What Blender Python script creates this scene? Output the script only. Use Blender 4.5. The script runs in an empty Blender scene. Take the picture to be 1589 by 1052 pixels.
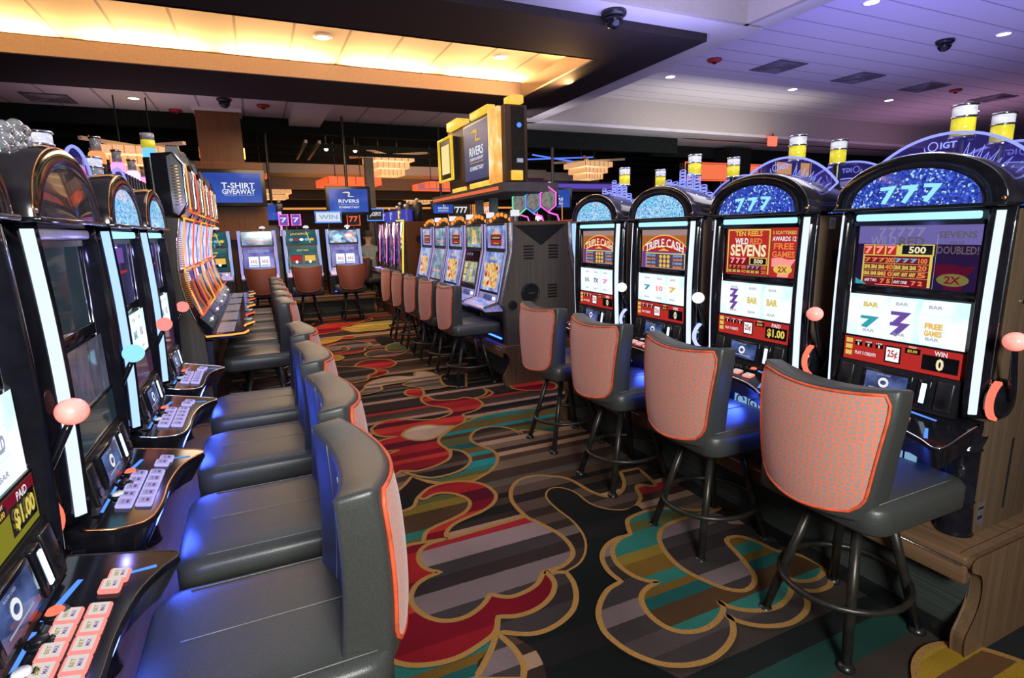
import bpy, bmesh, math, random
from mathutils import Matrix, Vector
PI = math.pi
random.seed(7)
scene = bpy.context.scene
COL = scene.collection

# ------------------------------------------------------------------ materials
MATS = {}

def new_mat(name):
    m = bpy.data.materials.new(name)
    m.use_nodes = True
    nt = m.node_tree
    nt.nodes.clear()
    out = nt.nodes.new('ShaderNodeOutputMaterial')
    return m, nt, out

def nd(nt, typ, **kw):
    n = nt.nodes.new('ShaderNode' + typ)
    for k, v in kw.items():
        if k in n.inputs:
            n.inputs[k].default_value = v
        else:
            setattr(n, k, v)
    return n

def ramp(nt, fac, stops, interp='LINEAR'):
    r = nt.nodes.new('ShaderNodeValToRGB')
    cr = r.color_ramp
    cr.interpolation = interp
    while len(cr.elements) < len(stops):
        cr.elements.new(0.5)
    for e, (p, c) in zip(cr.elements, stops):
        e.position = p
        e.color = (*c, 1)
    nt.links.new(fac, r.inputs['Fac'])
    return r.outputs['Color']

def pbr(name, col, rough=0.5, metal=0.0, var=0.25, scale=30.0, bump=0.0, coat=0.0, emit=None, es=0.0, spec=0.5, stretch=None):
    """principled material whose colour and roughness vary a little with noise"""
    if name in MATS:
        return MATS[name]
    m, nt, out = new_mat(name)
    p = nt.nodes.new('ShaderNodeBsdfPrincipled')
    tc = nt.nodes.new('ShaderNodeTexCoord')
    src = tc.outputs['Object']
    if stretch:
        mp = nd(nt, 'Mapping')
        mp.inputs['Scale'].default_value = stretch
        nt.links.new(src, mp.inputs['Vector'])
        src = mp.outputs['Vector']
    nz = nd(nt, 'TexNoise', Scale=scale, Detail=3.0)
    nt.links.new(src, nz.inputs['Vector'])
    lo = tuple(max(0, c * (1 - var)) for c in col)
    hi = tuple(min(1, c * (1 + var)) for c in col)
    c = ramp(nt, nz.outputs['Fac'], [(0.3, lo), (0.7, hi)])
    nt.links.new(c, p.inputs['Base Color'])
    p.inputs['Roughness'].default_value = rough
    p.inputs['Metallic'].default_value = metal
    p.inputs['Specular IOR Level'].default_value = spec
    if coat:
        p.inputs['Coat Weight'].default_value = coat
        p.inputs['Coat Roughness'].default_value = 0.08
    if emit:
        p.inputs['Emission Color'].default_value = (*emit, 1)
        p.inputs['Emission Strength'].default_value = es
    if bump:
        b = nd(nt, 'Bump', Strength=bump, Distance=0.002)
        nt.links.new(nz.outputs['Fac'], b.inputs['Height'])
        nt.links.new(b.outputs['Normal'], p.inputs['Normal'])
    nt.links.new(p.outputs['BSDF'], out.inputs['Surface'])
    MATS[name] = m
    return m

def glow(name, col, s=1.0):
    """something that gives off light: lamp, screen, neon"""
    if name in MATS:
        return MATS[name]
    m, nt, out = new_mat(name)
    e = nd(nt, 'Emission')
    e.inputs['Color'].default_value = (*col, 1)
    e.inputs['Strength'].default_value = s
    nt.links.new(e.outputs[0], out.inputs['Surface'])
    MATS[name] = m
    return m

def screen_mat(name, stops, scale=6.0, s=1.0, rough=0.08, kind='noise', detail=4.0):
    """a lit screen: emission pattern under a glossy pane"""
    if name in MATS:
        return MATS[name]
    m, nt, out = new_mat(name)
    tc = nt.nodes.new('ShaderNodeTexCoord')
    if kind == 'noise':
        t = nd(nt, 'TexNoise', Scale=scale, Detail=detail)
        f = t.outputs['Fac']
    else:
        t = nd(nt, 'TexVoronoi', Scale=scale)
        sp = nd(nt, 'SeparateColor')
        nt.links.new(t.outputs['Color'], sp.inputs[0])
        f = sp.outputs[0]
    nt.links.new(tc.outputs['Object'], t.inputs['Vector'])
    c = ramp(nt, f, stops)
    p = nt.nodes.new('ShaderNodeBsdfPrincipled')
    p.inputs['Base Color'].default_value = (0.01, 0.01, 0.012, 1)
    p.inputs['Roughness'].default_value = rough
    nt.links.new(c, p.inputs['Emission Color'])
    p.inputs['Emission Strength'].default_value = s
    nt.links.new(p.outputs['BSDF'], out.inputs['Surface'])
    MATS[name] = m
    return m

def wood(name, c1, c2, axis='Z', rough=0.4):
    if name in MATS:
        return MATS[name]
    m, nt, out = new_mat(name)
    p = nt.nodes.new('ShaderNodeBsdfPrincipled')
    tc = nt.nodes.new('ShaderNodeTexCoord')
    mp = nd(nt, 'Mapping')
    sc = {'Z': (60, 60, 1.5), 'Y': (60, 1.5, 60), 'X': (1.5, 60, 60)}[axis]
    mp.inputs['Scale'].default_value = sc
    nt.links.new(tc.outputs['Object'], mp.inputs['Vector'])
    nz = nd(nt, 'TexNoise', Scale=1.0, Detail=5.0, Roughness=0.65)
    nt.links.new(mp.outputs['Vector'], nz.inputs['Vector'])
    c = ramp(nt, nz.outputs['Fac'], [(0.3, c1), (0.7, c2)])
    nt.links.new(c, p.inputs['Base Color'])
    p.inputs['Roughness'].default_value = rough
    p.inputs['Specular IOR Level'].default_value = 0.2
    b = nd(nt, 'Bump', Strength=0.15, Distance=0.001)
    nt.links.new(nz.outputs['Fac'], b.inputs['Height'])
    nt.links.new(b.outputs['Normal'], p.inputs['Normal'])
    nt.links.new(p.outputs['BSDF'], out.inputs['Surface'])
    MATS[name] = m
    return m

def acrylic(name, col, es=0.15, clear=0.8):
    """edge lit clear acrylic"""
    if name in MATS:
        return MATS[name]
    m, nt, out = new_mat(name)
    tr = nd(nt, 'BsdfTransparent')
    em = nd(nt, 'Emission')
    em.inputs['Color'].default_value = (*col, 1)
    em.inputs['Strength'].default_value = es
    gl = nd(nt, 'BsdfGlossy', Roughness=0.05)
    a1 = nd(nt, 'MixShader', Fac=0.15)
    mx = nd(nt, 'MixShader', Fac=1 - clear)
    nt.links.new(em.outputs[0], a1.inputs[1])
    nt.links.new(gl.outputs[0], a1.inputs[2])
    nt.links.new(tr.outputs[0], mx.inputs[1])
    nt.links.new(a1.outputs[0], mx.inputs[2])
    nt.links.new(mx.outputs[0], out.inputs['Surface'])
    MATS[name] = m
    return m

# ------------------------------------------------------------------ mesh builder
TEXTS = {}

def text_mesh(s, bold):
    k = (s, bold)
    if k not in TEXTS:
        cu = bpy.data.curves.new('txt', 'FONT')
        cu.body = s
        cu.align_x = 'CENTER'
        cu.align_y = 'CENTER'
        cu.size = 1.0
        cu.offset = bold
        cu.resolution_u = 2
        o = bpy.data.objects.new('txt', cu)
        COL.objects.link(o)
        dg = bpy.context.evaluated_depsgraph_get()
        me = bpy.data.meshes.new_from_object(o.evaluated_get(dg))
        vs = [v.co.copy() for v in me.vertices]
        fs = [tuple(p.vertices) for p in me.polygons]
        bpy.data.objects.remove(o)
        bpy.data.curves.remove(cu)
        bpy.data.meshes.remove(me)
        xs = [v.x for v in vs] or [0, 1]
        ys = [v.y for v in vs] or [0, 1]
        TEXTS[k] = (vs, fs, min(xs), max(xs), min(ys), max(ys))
    return TEXTS[k]

class MB:
    def __init__(self):
        self.v = []; self.f = []; self.mi = []; self.sm = []; self.mats = []

    def mid(self, m):
        if m not in self.mats:
            self.mats.append(m)
        return self.mats.index(m)

    def add(self, vs, fs, m, smooth=False, M=None):
        b = len(self.v)
        self.v += [tuple(M @ Vector(v)) if M else tuple(v) for v in vs]
        k = self.mid(m)
        for f in fs:
            self.f.append(tuple(i + b for i in f)); self.mi.append(k); self.sm.append(smooth)

    def from_bm(self, bm, m, smooth=False, M=None):
        bm.verts.index_update()
        self.add([v.co.copy() for v in bm.verts], [[v.index for v in f.verts] for f in bm.faces], m, smooth, M)
        bm.free()

    def box(self, c, s, m, bev=0.0, M=None, seg=2):
        bm = bmesh.new()
        bmesh.ops.create_cube(bm, size=1.0)
        for v in bm.verts:
            v.co = Vector((c[0] + v.co.x * s[0], c[1] + v.co.y * s[1], c[2] + v.co.z * s[2]))
        if bev:
            bmesh.ops.bevel(bm, geom=bm.edges[:], offset=min(bev, 0.49 * min(s)), segments=seg, profile=0.5, affect='EDGES')
        self.from_bm(bm, m, bool(bev), M)

    def span(self, a, b, m, bev=0.0, M=None):
        self.box([(a[i] + b[i]) / 2 for i in range(3)], [abs(b[i] - a[i]) for i in range(3)], m, bev, M)

    def prism(self, poly, axis, a, b, m, smooth=False, M=None, bev=0.0):
        def p3(q, t):
            if axis == 'x': return (t, q[0], q[1])
            if axis == 'y': return (q[0], t, q[1])
            return (q[0], q[1], t)
        n = len(poly)
        vs = [p3(q, a) for q in poly] + [p3(q, b) for q in poly]
        fs = [tuple(range(n)), tuple(range(n, 2 * n))[::-1]]
        fs += [(i, (i + 1) % n, n + (i + 1) % n, n + i) for i in range(n)]
        if bev:
            bm = bmesh.new()
            bv = [bm.verts.new(v) for v in vs]
            for f in fs: bm.faces.new([bv[i] for i in f])
            bm.normal_update()
            es = [e for e in bm.edges if e.calc_face_angle(0) > 0.6]
            bmesh.ops.bevel(bm, geom=es, offset=bev, segments=2, profile=0.5, affect='EDGES')
            self.from_bm(bm, m, smooth, M)
        else:
            self.add(vs, fs, m, smooth, M)

    def poly(self, pts, m, M=None):
        self.add(pts, [tuple(range(len(pts)))], m, False, M)

    def loft(self, rings, m, closed=True, cap=True, smooth=True, M=None):
        n = len(rings[0]); vs = [p for r in rings for p in r]; fs = []
        for j in range(len(rings) - 1):
            for i in range(n if closed else n - 1):
                k = (i + 1) % n
                fs.append((j * n + i, j * n + k, (j + 1) * n + k, (j + 1) * n + i))
        if cap:
            fs.append(tuple(range(n))[::-1]); fs.append(tuple(range((len(rings) - 1) * n, len(rings) * n)))
        self.add(vs, fs, m, smooth, M)

    def tube(self, pts, r, m, seg=8, closed=False, M=None, flat=None):
        pts = [Vector(p) for p in pts]; n = len(pts)
        rr = r if isinstance(r, (list, tuple)) else [r] * n
        rings = []; up = None
        for i, p in enumerate(pts):
            if closed: t = pts[(i + 1) % n] - pts[i - 1]
            else: t = pts[min(i + 1, n - 1)] - pts[max(i - 1, 0)]
            if t.length < 1e-9: t = Vector((0, 0, 1))
            t.normalize()
            if up is None:
                up = Vector((0, 0, 1)) if abs(t.z) < 0.9 else Vector((0, 1, 0))
            a = t.cross(up)
            if a.length < 1e-6: a = t.orthogonal()
            a.normalize(); b = a.cross(t).normalized(); up = b
            rings.append([p + rr[i] * (math.cos(2 * PI * k / seg) * a + math.sin(2 * PI * k / seg) * b) for k in range(seg)])
        if closed:
            rings.append(rings[0])
            self.loft(rings, m, True, False, True, M)
        else:
            self.loft(rings, m, True, True, True, M)

    def lathe(self, prof, m, seg=20, M=None, smooth=True):
        rings = [[(r * math.cos(2 * PI * k / seg), r * math.sin(2 * PI * k / seg), z) for k in range(seg)] for r, z in prof]
        self.loft(rings, m, True, True, smooth, M)

    def cyl(self, c, r, h, m, axis='z', seg=20, M=None, smooth=False):
        Rm = {'z': Matrix(), 'x': Matrix.Rotation(PI / 2, 4, 'Y'), 'y': Matrix.Rotation(-PI / 2, 4, 'X')}[axis]
        T = Matrix.Translation(c) @ Rm
        if M: T = M @ T
        self.lathe([(r, -h / 2), (r, h / 2)], m, seg, T, smooth)

    def sphere(self, c, r, m, M=None, seg=16, sc=(1, 1, 1)):
        pr = [(max(1e-4, r * math.sin(PI * i / 10)), -r * math.cos(PI * i / 10)) for i in range(11)]
        T = Matrix.Translation(c) @ Matrix.Diagonal((*sc, 1))
        if M: T = M @ T
        self.lathe(pr, m, seg, T)

    def text(self, s, w, h, M, m, bold=0.02, arc=None):
        """flat lettering fitted into w x h, centred on M's origin in its XY plane"""
        vs, fs, x0, x1, y0, y1 = text_mesh(s, bold)
        sx = w / max(1e-6, x1 - x0); sy = h / max(1e-6, y1 - y0)
        pts = []
        for v in vs:
            x = (v.x - (x0 + x1) / 2) * sx; y = (v.y - (y0 + y1) / 2) * sy
            if arc:
                y += -x * x / (2 * arc)
            pts.append((x, y, 0))
        self.add(pts, fs, m, False, M)

    def build(self, name, parent=None, loc=None, recalc=True):
        me = bpy.data.meshes.new(name)
        me.from_pydata(self.v, [], self.f)
        for m in self.mats: me.materials.append(m)
        me.polygons.foreach_set('material_index', self.mi)
        me.polygons.foreach_set('use_smooth', self.sm)
        if recalc:
            bm = bmesh.new(); bm.from_mesh(me)
            bmesh.ops.recalc_face_normals(bm, faces=bm.faces[:])
            bm.to_mesh(me); bm.free()
        me.update()
        o = bpy.data.objects.new(name, me)
        COL.objects.link(o)
        if parent: o.parent = parent
        if loc: o.location = loc
        return o

def tag(o, label, cat, group=None):
    o['label'] = label; o['category'] = cat
    if group: o['group'] = group
    return o

def thing(name, label, cat, loc=(0, 0, 0), rz=0.0, group=None):
    o = bpy.data.objects.new(name, None)
    o.empty_display_size = 0.2
    COL.objects.link(o)
    o.location = loc; o.rotation_euler = (0, 0, rz)
    return tag(o, label, cat, group)

def struct(o):
    o['kind'] = 'structure'
    return o

def dup(root, loc, rz, label, group=None, skip=()):
    r = root.copy(); COL.objects.link(r)
    r.location = loc; r.rotation_euler = (0, 0, rz)
    r['label'] = label
    if group: r['group'] = group
    for ch in list(root.children):
        if ch.name.split('.')[0] in skip: continue
        c = ch.copy(); COL.objects.link(c); c.parent = r
        for g in list(ch.children):
            d = g.copy(); COL.objects.link(d); d.parent = c
    return r

def face_m(x, y, z):
    """text plane facing local -Y"""
    return Matrix.Translation((x, y, z)) @ Matrix.Rotation(PI / 2, 4, 'X')

def catmull(pts, n=6, closed=False):
    pts = [Vector(p) for p in pts]; out = []
    N = len(pts)
    rng = range(N if closed else N - 1)
    for i in rng:
        p1 = pts[i]; p2 = pts[(i + 1) % N]
        p0 = pts[i - 1] if (closed or i > 0) else p1 + (p1 - p2)
        p3 = pts[(i + 2) % N] if (closed or i + 2 < N) else p2 + (p2 - p1)
        for k in range(n):
            t = k / n
            out.append(0.5 * ((2 * p1) + (p2 - p0) * t + (2 * p0 - 5 * p1 + 4 * p2 - p3) * t * t + (3 * p1 - p0 - 3 * p2 + p3) * t ** 3))
    if not closed: out.append(pts[-1])
    return out
CARPET = [
    ('teal', 0, [(0.449, 3.061, 0), (0.523, 2.903, 0), (0.622, 2.878, 0), (0.681, 2.901, 0), (0.744, 2.951, 0), (0.822, 2.982, 0), (0.903, 2.955, 0), (0.963, 2.867, 0), (0.969, 2.78, 0), (0.916, 2.702, 0), (0.829, 2.659, 0), (0.713, 2.623, 0), (0.652, 2.587, 0), (0.614, 2.51, 0), (0.531, 2.511, 0), (0.437, 2.46, 0), (0.388, 2.366, 0), (0.393, 2.278, 0), (0.432, 2.234, 0), (0.345, 2.206, 0), (0.263, 2.114, 0), (0.227, 2.025, 0), (0.229, 1.925, 0), (0.268, 1.826, 0), (0.334, 1.75, 0), (0.414, 1.711, 0), (0.511, 1.696, 0), (0.607, 1.716, 0), (0.695, 1.756, 0), (0.649, 1.695, 0), (0.581, 1.65, 0), (0.499, 1.597, 0), (0.037, 1.824, 0), (0.017, 2.006, 0), (0.142, 2.937, 0)]),
    ('teal', 1, [(1.114, 3.846, 0), (1.188, 3.923, 0), (1.292, 4.022, 0), (1.416, 4.102, 0), (1.55, 4.167, 0), (1.731, 4.195, 0), (1.962, 4.183, 0), (2.279, 4.087, 1), (1.97, 3.535, 1), (1.757, 3.71, 0), (1.714, 3.642, 0), (1.692, 3.776, 0), (1.616, 3.873, 0), (1.511, 3.904, 0), (1.412, 3.864, 0), (1.336, 3.757, 0), (1.322, 3.652, 0), (1.356, 3.54, 0), (1.389, 3.433, 0), (1.374, 3.319, 0), (1.326, 3.228, 0), (1.248, 3.138, 0), (1.156, 3.082, 0), (1.061, 3.052, 0), (0.89, 3.122, 0), (0.764, 3.306, 0), (0.991, 3.392, 0), (1.069, 3.455, 0), (1.104, 3.534, 0), (1.101, 3.623, 0), (1.085, 3.751, 0)]),
    ('black', 1, [(0.451, 3.073, 1), (0.562, 3.087, 0), (0.672, 3.18, 0), (0.76, 3.297, 1), (0.835, 3.158, 0), (0.899, 3.103, 1), (0.812, 3.077, 0), (0.718, 2.992, 0), (0.671, 2.906, 0), (0.622, 2.878, 0), (0.553, 2.882, 0), (0.501, 2.966, 0)]),
    ('mauve', 1, [(1.047, 2.014, 1), (1.141, 2.012, 0), (1.231, 2.063, 0), (1.268, 2.148, 0), (1.269, 2.259, 0), (1.229, 2.398, 0), (1.194, 2.501, 1), (0.735, 2.48, 1), (0.637, 2.477, 0), (0.579, 2.437, 0), (0.551, 2.355, 0), (0.568, 2.275, 0), (0.617, 2.225, 1), (0.551, 2.215, 0), (0.49, 2.181, 0), (0.45, 2.115, 0), (0.445, 2.045, 0), (0.478, 1.96, 0), (0.538, 1.903, 0), (0.621, 1.889, 0), (0.706, 1.923, 0), (0.764, 1.974, 1), (0.83, 1.923, 0), (0.91, 1.923, 0), (0.984, 1.951, 0)]),
    ('brown', 1, [(1.047, 2.014, 0), (1.141, 2.012, 0), (1.231, 2.063, 0), (1.268, 2.148, 0), (1.269, 2.259, 0), (1.229, 2.398, 0), (1.194, 2.501, 0), (1.197, 2.683, 0), (1.253, 2.823, 0), (1.348, 2.92, 0), (1.457, 2.934, 0), (1.552, 2.884, 0), (1.638, 2.789, 0), (1.671, 2.589, 0), (1.721, 2.486, 0), (1.806, 2.486, 0), (1.906, 2.575, 0), (1.987, 2.725, 1), (2.123, 2.716, 1), (2.065, 2.475, 0), (1.985, 2.524, 0), (1.934, 2.489, 0), (1.889, 2.393, 0), (1.805, 2.323, 0), (1.713, 2.31, 0), (1.625, 2.37, 0), (1.579, 2.471, 0), (1.574, 2.622, 0), (1.525, 2.711, 0), (1.461, 2.716, 0), (1.404, 2.642, 0), (1.392, 2.504, 0), (1.403, 2.338, 0), (1.379, 2.19, 0), (1.32, 2.075, 0), (1.236, 1.995, 0), (1.138, 1.962, 1)]),
    ('black', 0, [(1.138, 1.962, 1), (1.236, 1.995, 0), (1.32, 2.075, 0), (1.379, 2.19, 0), (1.403, 2.338, 0), (1.392, 2.504, 0), (1.404, 2.642, 0), (1.461, 2.716, 0), (1.525, 2.711, 0), (1.574, 2.622, 0), (1.579, 2.471, 0), (1.625, 2.37, 0), (1.713, 2.31, 0), (1.805, 2.323, 0), (1.783, 2.23, 0), (1.652, 2.183, 0), (1.589, 2.079, 1), (1.483, 2.075, 0), (1.365, 2.007, 0), (1.316, 1.893, 0), (1.313, 1.787, 1), (1.205, 1.75, 0), (1.111, 1.663, 0), (1.068, 1.548, 0), (1.084, 1.445, 0), (1.149, 1.335, 0), (1.189, 1.256, 1), (0.769, 1.462, 1), (0.789, 1.526, 0), (0.794, 1.614, 0), (0.757, 1.695, 1), (0.815, 1.685, 0), (0.919, 1.681, 0), (1.022, 1.723, 0), (1.086, 1.791, 0), (1.127, 1.88, 0)]),
    ('mauve', 1, [(0.699, 1.748, 1), (0.725, 1.648, 0), (0.722, 1.559, 0), (0.693, 1.499, 1), (0.541, 1.573, 1), (0.634, 1.666, 0)]),
    ('mauve', 1, [(1.047, 2.014, 1), (1.138, 1.962, 1), (1.127, 1.88, 0), (1.086, 1.791, 0), (1.022, 1.723, 0), (0.919, 1.681, 0), (0.815, 1.685, 0), (0.702, 1.755, 1), (0.739, 1.831, 1), (0.817, 1.8, 0), (0.908, 1.804, 0), (0.994, 1.846, 0), (1.051, 1.918, 0), (1.059, 2.001, 0)]),
    ('red', 1, [(0.613, 2.504, 1), (0.531, 2.511, 0), (0.437, 2.46, 0), (0.388, 2.366, 0), (0.393, 2.278, 0), (0.432, 2.234, 1), (0.345, 2.206, 0), (0.263, 2.114, 0), (0.227, 2.025, 0), (0.229, 1.925, 0), (0.268, 1.826, 0), (0.334, 1.75, 0), (0.414, 1.711, 0), (0.511, 1.696, 0), (0.607, 1.716, 0), (0.695, 1.756, 0), (0.739, 1.831, 1), (0.817, 1.8, 0), (0.908, 1.804, 0), (0.994, 1.846, 0), (1.051, 1.918, 0), (1.055, 1.994, 0), (1.047, 2.014, 1), (0.984, 1.951, 0), (0.91, 1.923, 0), (0.83, 1.923, 0), (0.764, 1.974, 1), (0.706, 1.923, 0), (0.621, 1.889, 0), (0.538, 1.903, 0), (0.478, 1.96, 0), (0.445, 2.045, 0), (0.45, 2.115, 0), (0.49, 2.181, 0), (0.551, 2.215, 0), (0.617, 2.225, 1), (0.568, 2.275, 0), (0.551, 2.355, 0), (0.579, 2.437, 0), (0.637, 2.477, 0), (0.735, 2.48, 1)]),
    ('red', 1, [(0.718, 2.992, 1), (0.812, 3.077, 0), (0.923, 3.097, 0), (1.044, 3.057, 0), (1.13, 2.959, 0), (1.145, 2.816, 0), (1.09, 2.718, 0), (0.998, 2.66, 0), (0.903, 2.634, 0), (0.808, 2.598, 0), (0.748, 2.538, 0), (0.735, 2.48, 1), (0.613, 2.504, 1), (0.652, 2.587, 0), (0.713, 2.623, 0), (0.829, 2.659, 0), (0.916, 2.702, 0), (0.969, 2.78, 0), (0.963, 2.867, 0), (0.903, 2.955, 0), (0.822, 2.982, 0), (0.744, 2.951, 0)]),
    ('red', 1, [(0.495, 3.386, 1), (0.529, 3.378, 0), (0.599, 3.352, 0), (0.664, 3.359, 0), (0.714, 3.401, 1), (0.8, 3.35, 0), (0.894, 3.355, 0), (0.991, 3.392, 0), (1.069, 3.455, 0), (1.104, 3.534, 0), (1.101, 3.623, 0), (1.085, 3.751, 0), (1.114, 3.846, 0), (1.188, 3.923, 0), (1.292, 4.022, 0), (1.388, 4.084, 0), (1.451, 4.185, 0), (1.46, 4.288, 1), (1.524, 4.308, 0), (1.62, 4.35, 0), (1.697, 4.426, 0), (1.732, 4.529, 0), (1.721, 4.642, 0), (1.649, 4.747, 0), (1.557, 4.732, 0), (1.445, 4.759, 0), (1.367, 4.815, 0), (1.332, 4.944, 0), (1.275, 4.931, 0), (1.249, 4.816, 0), (1.276, 4.668, 0), (1.352, 4.574, 0), (1.404, 4.487, 0), (1.391, 4.38, 0), (1.328, 4.323, 0), (1.23, 4.288, 0), (1.129, 4.308, 0), (1.02, 4.374, 0), (0.911, 4.443, 0), (0.805, 4.431, 0), (0.705, 4.336, 0), (0.681, 4.256, 0), (0.697, 4.141, 0), (0.75, 4.075, 0), (0.837, 4.037, 1), (0.73, 4.022, 0), (0.648, 3.983, 0), (0.626, 3.914, 0), (0.654, 3.826, 0), (0.714, 3.777, 0), (0.782, 3.759, 1), (0.702, 3.721, 0), (0.653, 3.65, 0), (0.633, 3.557, 0), (0.521, 3.528, 1)]),
    ('beige', 1, [(0.874, 4.032, 0), (0.906, 3.929, 0), (0.985, 3.865, 0), (1.06, 3.861, 0), (1.142, 3.904, 0), (1.213, 3.97, 0), (1.31, 4.044, 1), (1.197, 4.111, 0), (1.112, 4.176, 0), (1, 4.178, 0), (0.914, 4.115, 0)]),
    ('red', 1, [(1.184, 5.212, 0), (1.249, 5.274, 0), (1.348, 5.218, 0), (1.34, 5.078, 0), (1.291, 4.967, 0), (1.228, 5.002, 0), (1.169, 5.103, 0)]),
    ('red', 1, [(1.682, 4.671, 1), (1.796, 4.644, 0), (1.926, 4.73, 0), (1.939, 4.84, 0), (1.915, 4.942, 1), (1.897, 4.816, 0), (1.825, 4.717, 0)]),
    ('brown', 1, [(1.125, 3.598, 1), (1.185, 3.515, 0), (1.195, 3.389, 0), (1.155, 3.295, 0), (1.074, 3.228, 0), (0.961, 3.194, 0), (0.852, 3.21, 0), (0.764, 3.306, 0), (0.714, 3.401, 1), (0.8, 3.35, 0), (0.894, 3.355, 0), (0.991, 3.392, 0), (1.069, 3.455, 0)]),
    ('red', 1, [(2.224, 4.983, 0), (2.326, 5.006, 0), (2.475, 4.96, 0), (2.624, 4.759, 0), (2.517, 4.566, 0), (2.31, 4.634, 0), (2.18, 4.754, 0), (2.183, 4.877, 0)]),
    ('red', 1, [(0.919, 6.586, 0), (1.059, 6.794, 0), (1.226, 6.787, 0), (1.352, 6.684, 0), (1.386, 6.486, 0), (1.295, 6.315, 0), (1.172, 6.278, 0), (1.037, 6.409, 0)]),
    ('brown', 1, [(0.61, 6.547, 0), (0.712, 6.65, 0), (0.859, 6.566, 0), (1.037, 6.409, 0), (1.097, 6.243, 0), (1.065, 6.134, 0), (0.971, 6.04, 0), (0.941, 5.87, 0), (0.87, 5.821, 0), (0.707, 5.825, 0), (0.628, 6.235, 0)]),
    ('red', 1, [(0.963, 5.997, 1), (1.07, 6.105, 0), (1.097, 6.243, 1), (1.142, 6.243, 0), (1.203, 6.156, 0), (1.194, 6.06, 0), (1.108, 5.962, 0), (0.99, 5.911, 0)]),
    ('mauve', 1, [(1.14, 7.19, 0), (1.26, 7.36, 0), (1.415, 7.34, 0), (1.697, 7.281, 0), (1.693, 7.104, 0), (1.467, 6.866, 0), (1.274, 6.902, 0), (1.147, 7.021, 0)]),
    ('teal', 1, [(1.459, 7.423, 0), (1.565, 7.665, 0), (1.705, 7.661, 0), (1.77, 7.464, 0), (1.705, 7.204, 0), (1.544, 7.087, 0), (1.442, 7.217, 0)]),
    ('beige', 1, [(0.708, 5.307, 1), (0.836, 5.504, 0), (0.864, 5.61, 0), (0.964, 5.768, 0), (1.091, 5.831, 0), (1.253, 5.833, 0), (1.406, 5.746, 0), (1.47, 5.903, 0), (1.58, 5.89, 0), (1.643, 5.755, 0), (1.651, 5.561, 0), (1.598, 5.324, 0), (1.604, 5.176, 0), (1.366, 5.169, 0), (1.367, 5.247, 0), (1.252, 5.393, 0), (1.234, 5.486, 0), (1.345, 5.553, 0), (1.188, 5.554, 0), (1.018, 5.524, 0), (0.989, 5.379, 0), (0.84, 5.308, 0)]),
    ('black', 1, [(1.672, 5.595, 0), (1.774, 5.632, 0), (1.96, 5.574, 1), (1.774, 5.06, 1), (1.627, 5.183, 0), (1.607, 5.319, 0)]),
    ('red', 1, [(0.751, 9.768, 1), (1.009, 10.073, 0), (1.335, 9.988, 0), (1.54, 9.983, 0), (1.827, 10.397, 1), (1.743, 10.045, 0), (1.521, 9.87, 0), (1.168, 9.506, 0), (1.141, 9.305, 0), (0.975, 9.097, 0), (0.679, 8.985, 1)]),
    ('ochre', 1, [(1.162, 9.4, 0), (1.316, 9.525, 0), (1.503, 9.759, 0), (1.82, 9.804, 0), (2.076, 9.767, 0), (1.849, 8.969, 0), (1.426, 8.919, 0), (1.235, 8.986, 0)]),
    ('red', 1, [(1.028, 8.585, 0), (1.161, 8.595, 0), (1.222, 8.512, 0), (1.144, 8.38, 0), (1.038, 8.444, 0)]),
    ('ochre', 1, [(0.612, 8.238, 1), (0.759, 8.482, 0), (0.988, 8.609, 0), (1.017, 8.501, 0), (0.871, 8.245, 0), (0.655, 8.132, 0)]),
    ('mauve', 1, [(0.621, 7.775, 1), (0.844, 8.019, 0), (1.14, 8.167, 0), (1.312, 7.938, 0), (1.317, 7.736, 0), (1.206, 7.573, 0), (1.16, 7.384, 0), (1.001, 7.271, 0), (0.698, 7.317, 1)]),
    ('black', 0, [(1.453, 8.236, 1), (1.564, 8.349, 0), (1.653, 8.203, 0), (1.705, 7.909, 0), (1.581, 7.736, 0), (1.459, 7.689, 0), (1.458, 7.891, 0)]),
    ('ochre', 1, [(0.695, 7.19, 1), (0.793, 7.294, 0), (0.857, 7.128, 0), (0.8, 6.974, 0), (0.677, 6.927, 1)]),
    ('mauve', 1, [(1.594, 2.067, 1), (1.509, 2.081, 0), (1.419, 2.05, 0), (1.344, 1.98, 0), (1.309, 1.881, 0), (1.314, 1.785, 1), (1.22, 1.759, 0), (1.122, 1.674, 0), (1.076, 1.574, 0), (1.082, 1.482, 0), (1.112, 1.404, 0), (1.167, 1.333, 0), (1.243, 1.29, 0), (1.335, 1.274, 0), (1.426, 1.291, 0), (1.504, 1.329, 0), (1.556, 1.384, 0), (1.565, 1.422, 1), (1.58, 1.372, 0), (1.639, 1.314, 0), (1.733, 1.278, 0), (1.829, 1.285, 0), (1.899, 1.314, 0), (1.944, 1.357, 0), (1.957, 1.399, 1), (2.013, 1.364, 0), (2.092, 1.36, 0), (2.148, 1.391, 0), (2.185, 1.442, 0), (1.969, 1.55, 0), (1.687, 1.86, 0)]),
    ('mauve', 0, [(1.748, 2.04, 0), (1.831, 2.071, 0), (1.952, 2.075, 0), (2.123, 2.056, 1), (2.14, 1.99, 0), (2.106, 1.931, 0), (2.205, 1.87, 1), (2.226, 1.68, 1), (2.094, 1.747, 0), (2.06, 1.812, 0), (2.003, 1.831, 0), (1.962, 1.804, 0), (1.935, 1.718, 0), (1.903, 1.631, 0), (1.866, 1.555, 0), (1.809, 1.509, 0), (1.739, 1.501, 0), (1.681, 1.551, 0), (1.643, 1.636, 0), (1.618, 1.742, 0), (1.635, 1.868, 0), (1.682, 1.974, 0)]),
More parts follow.
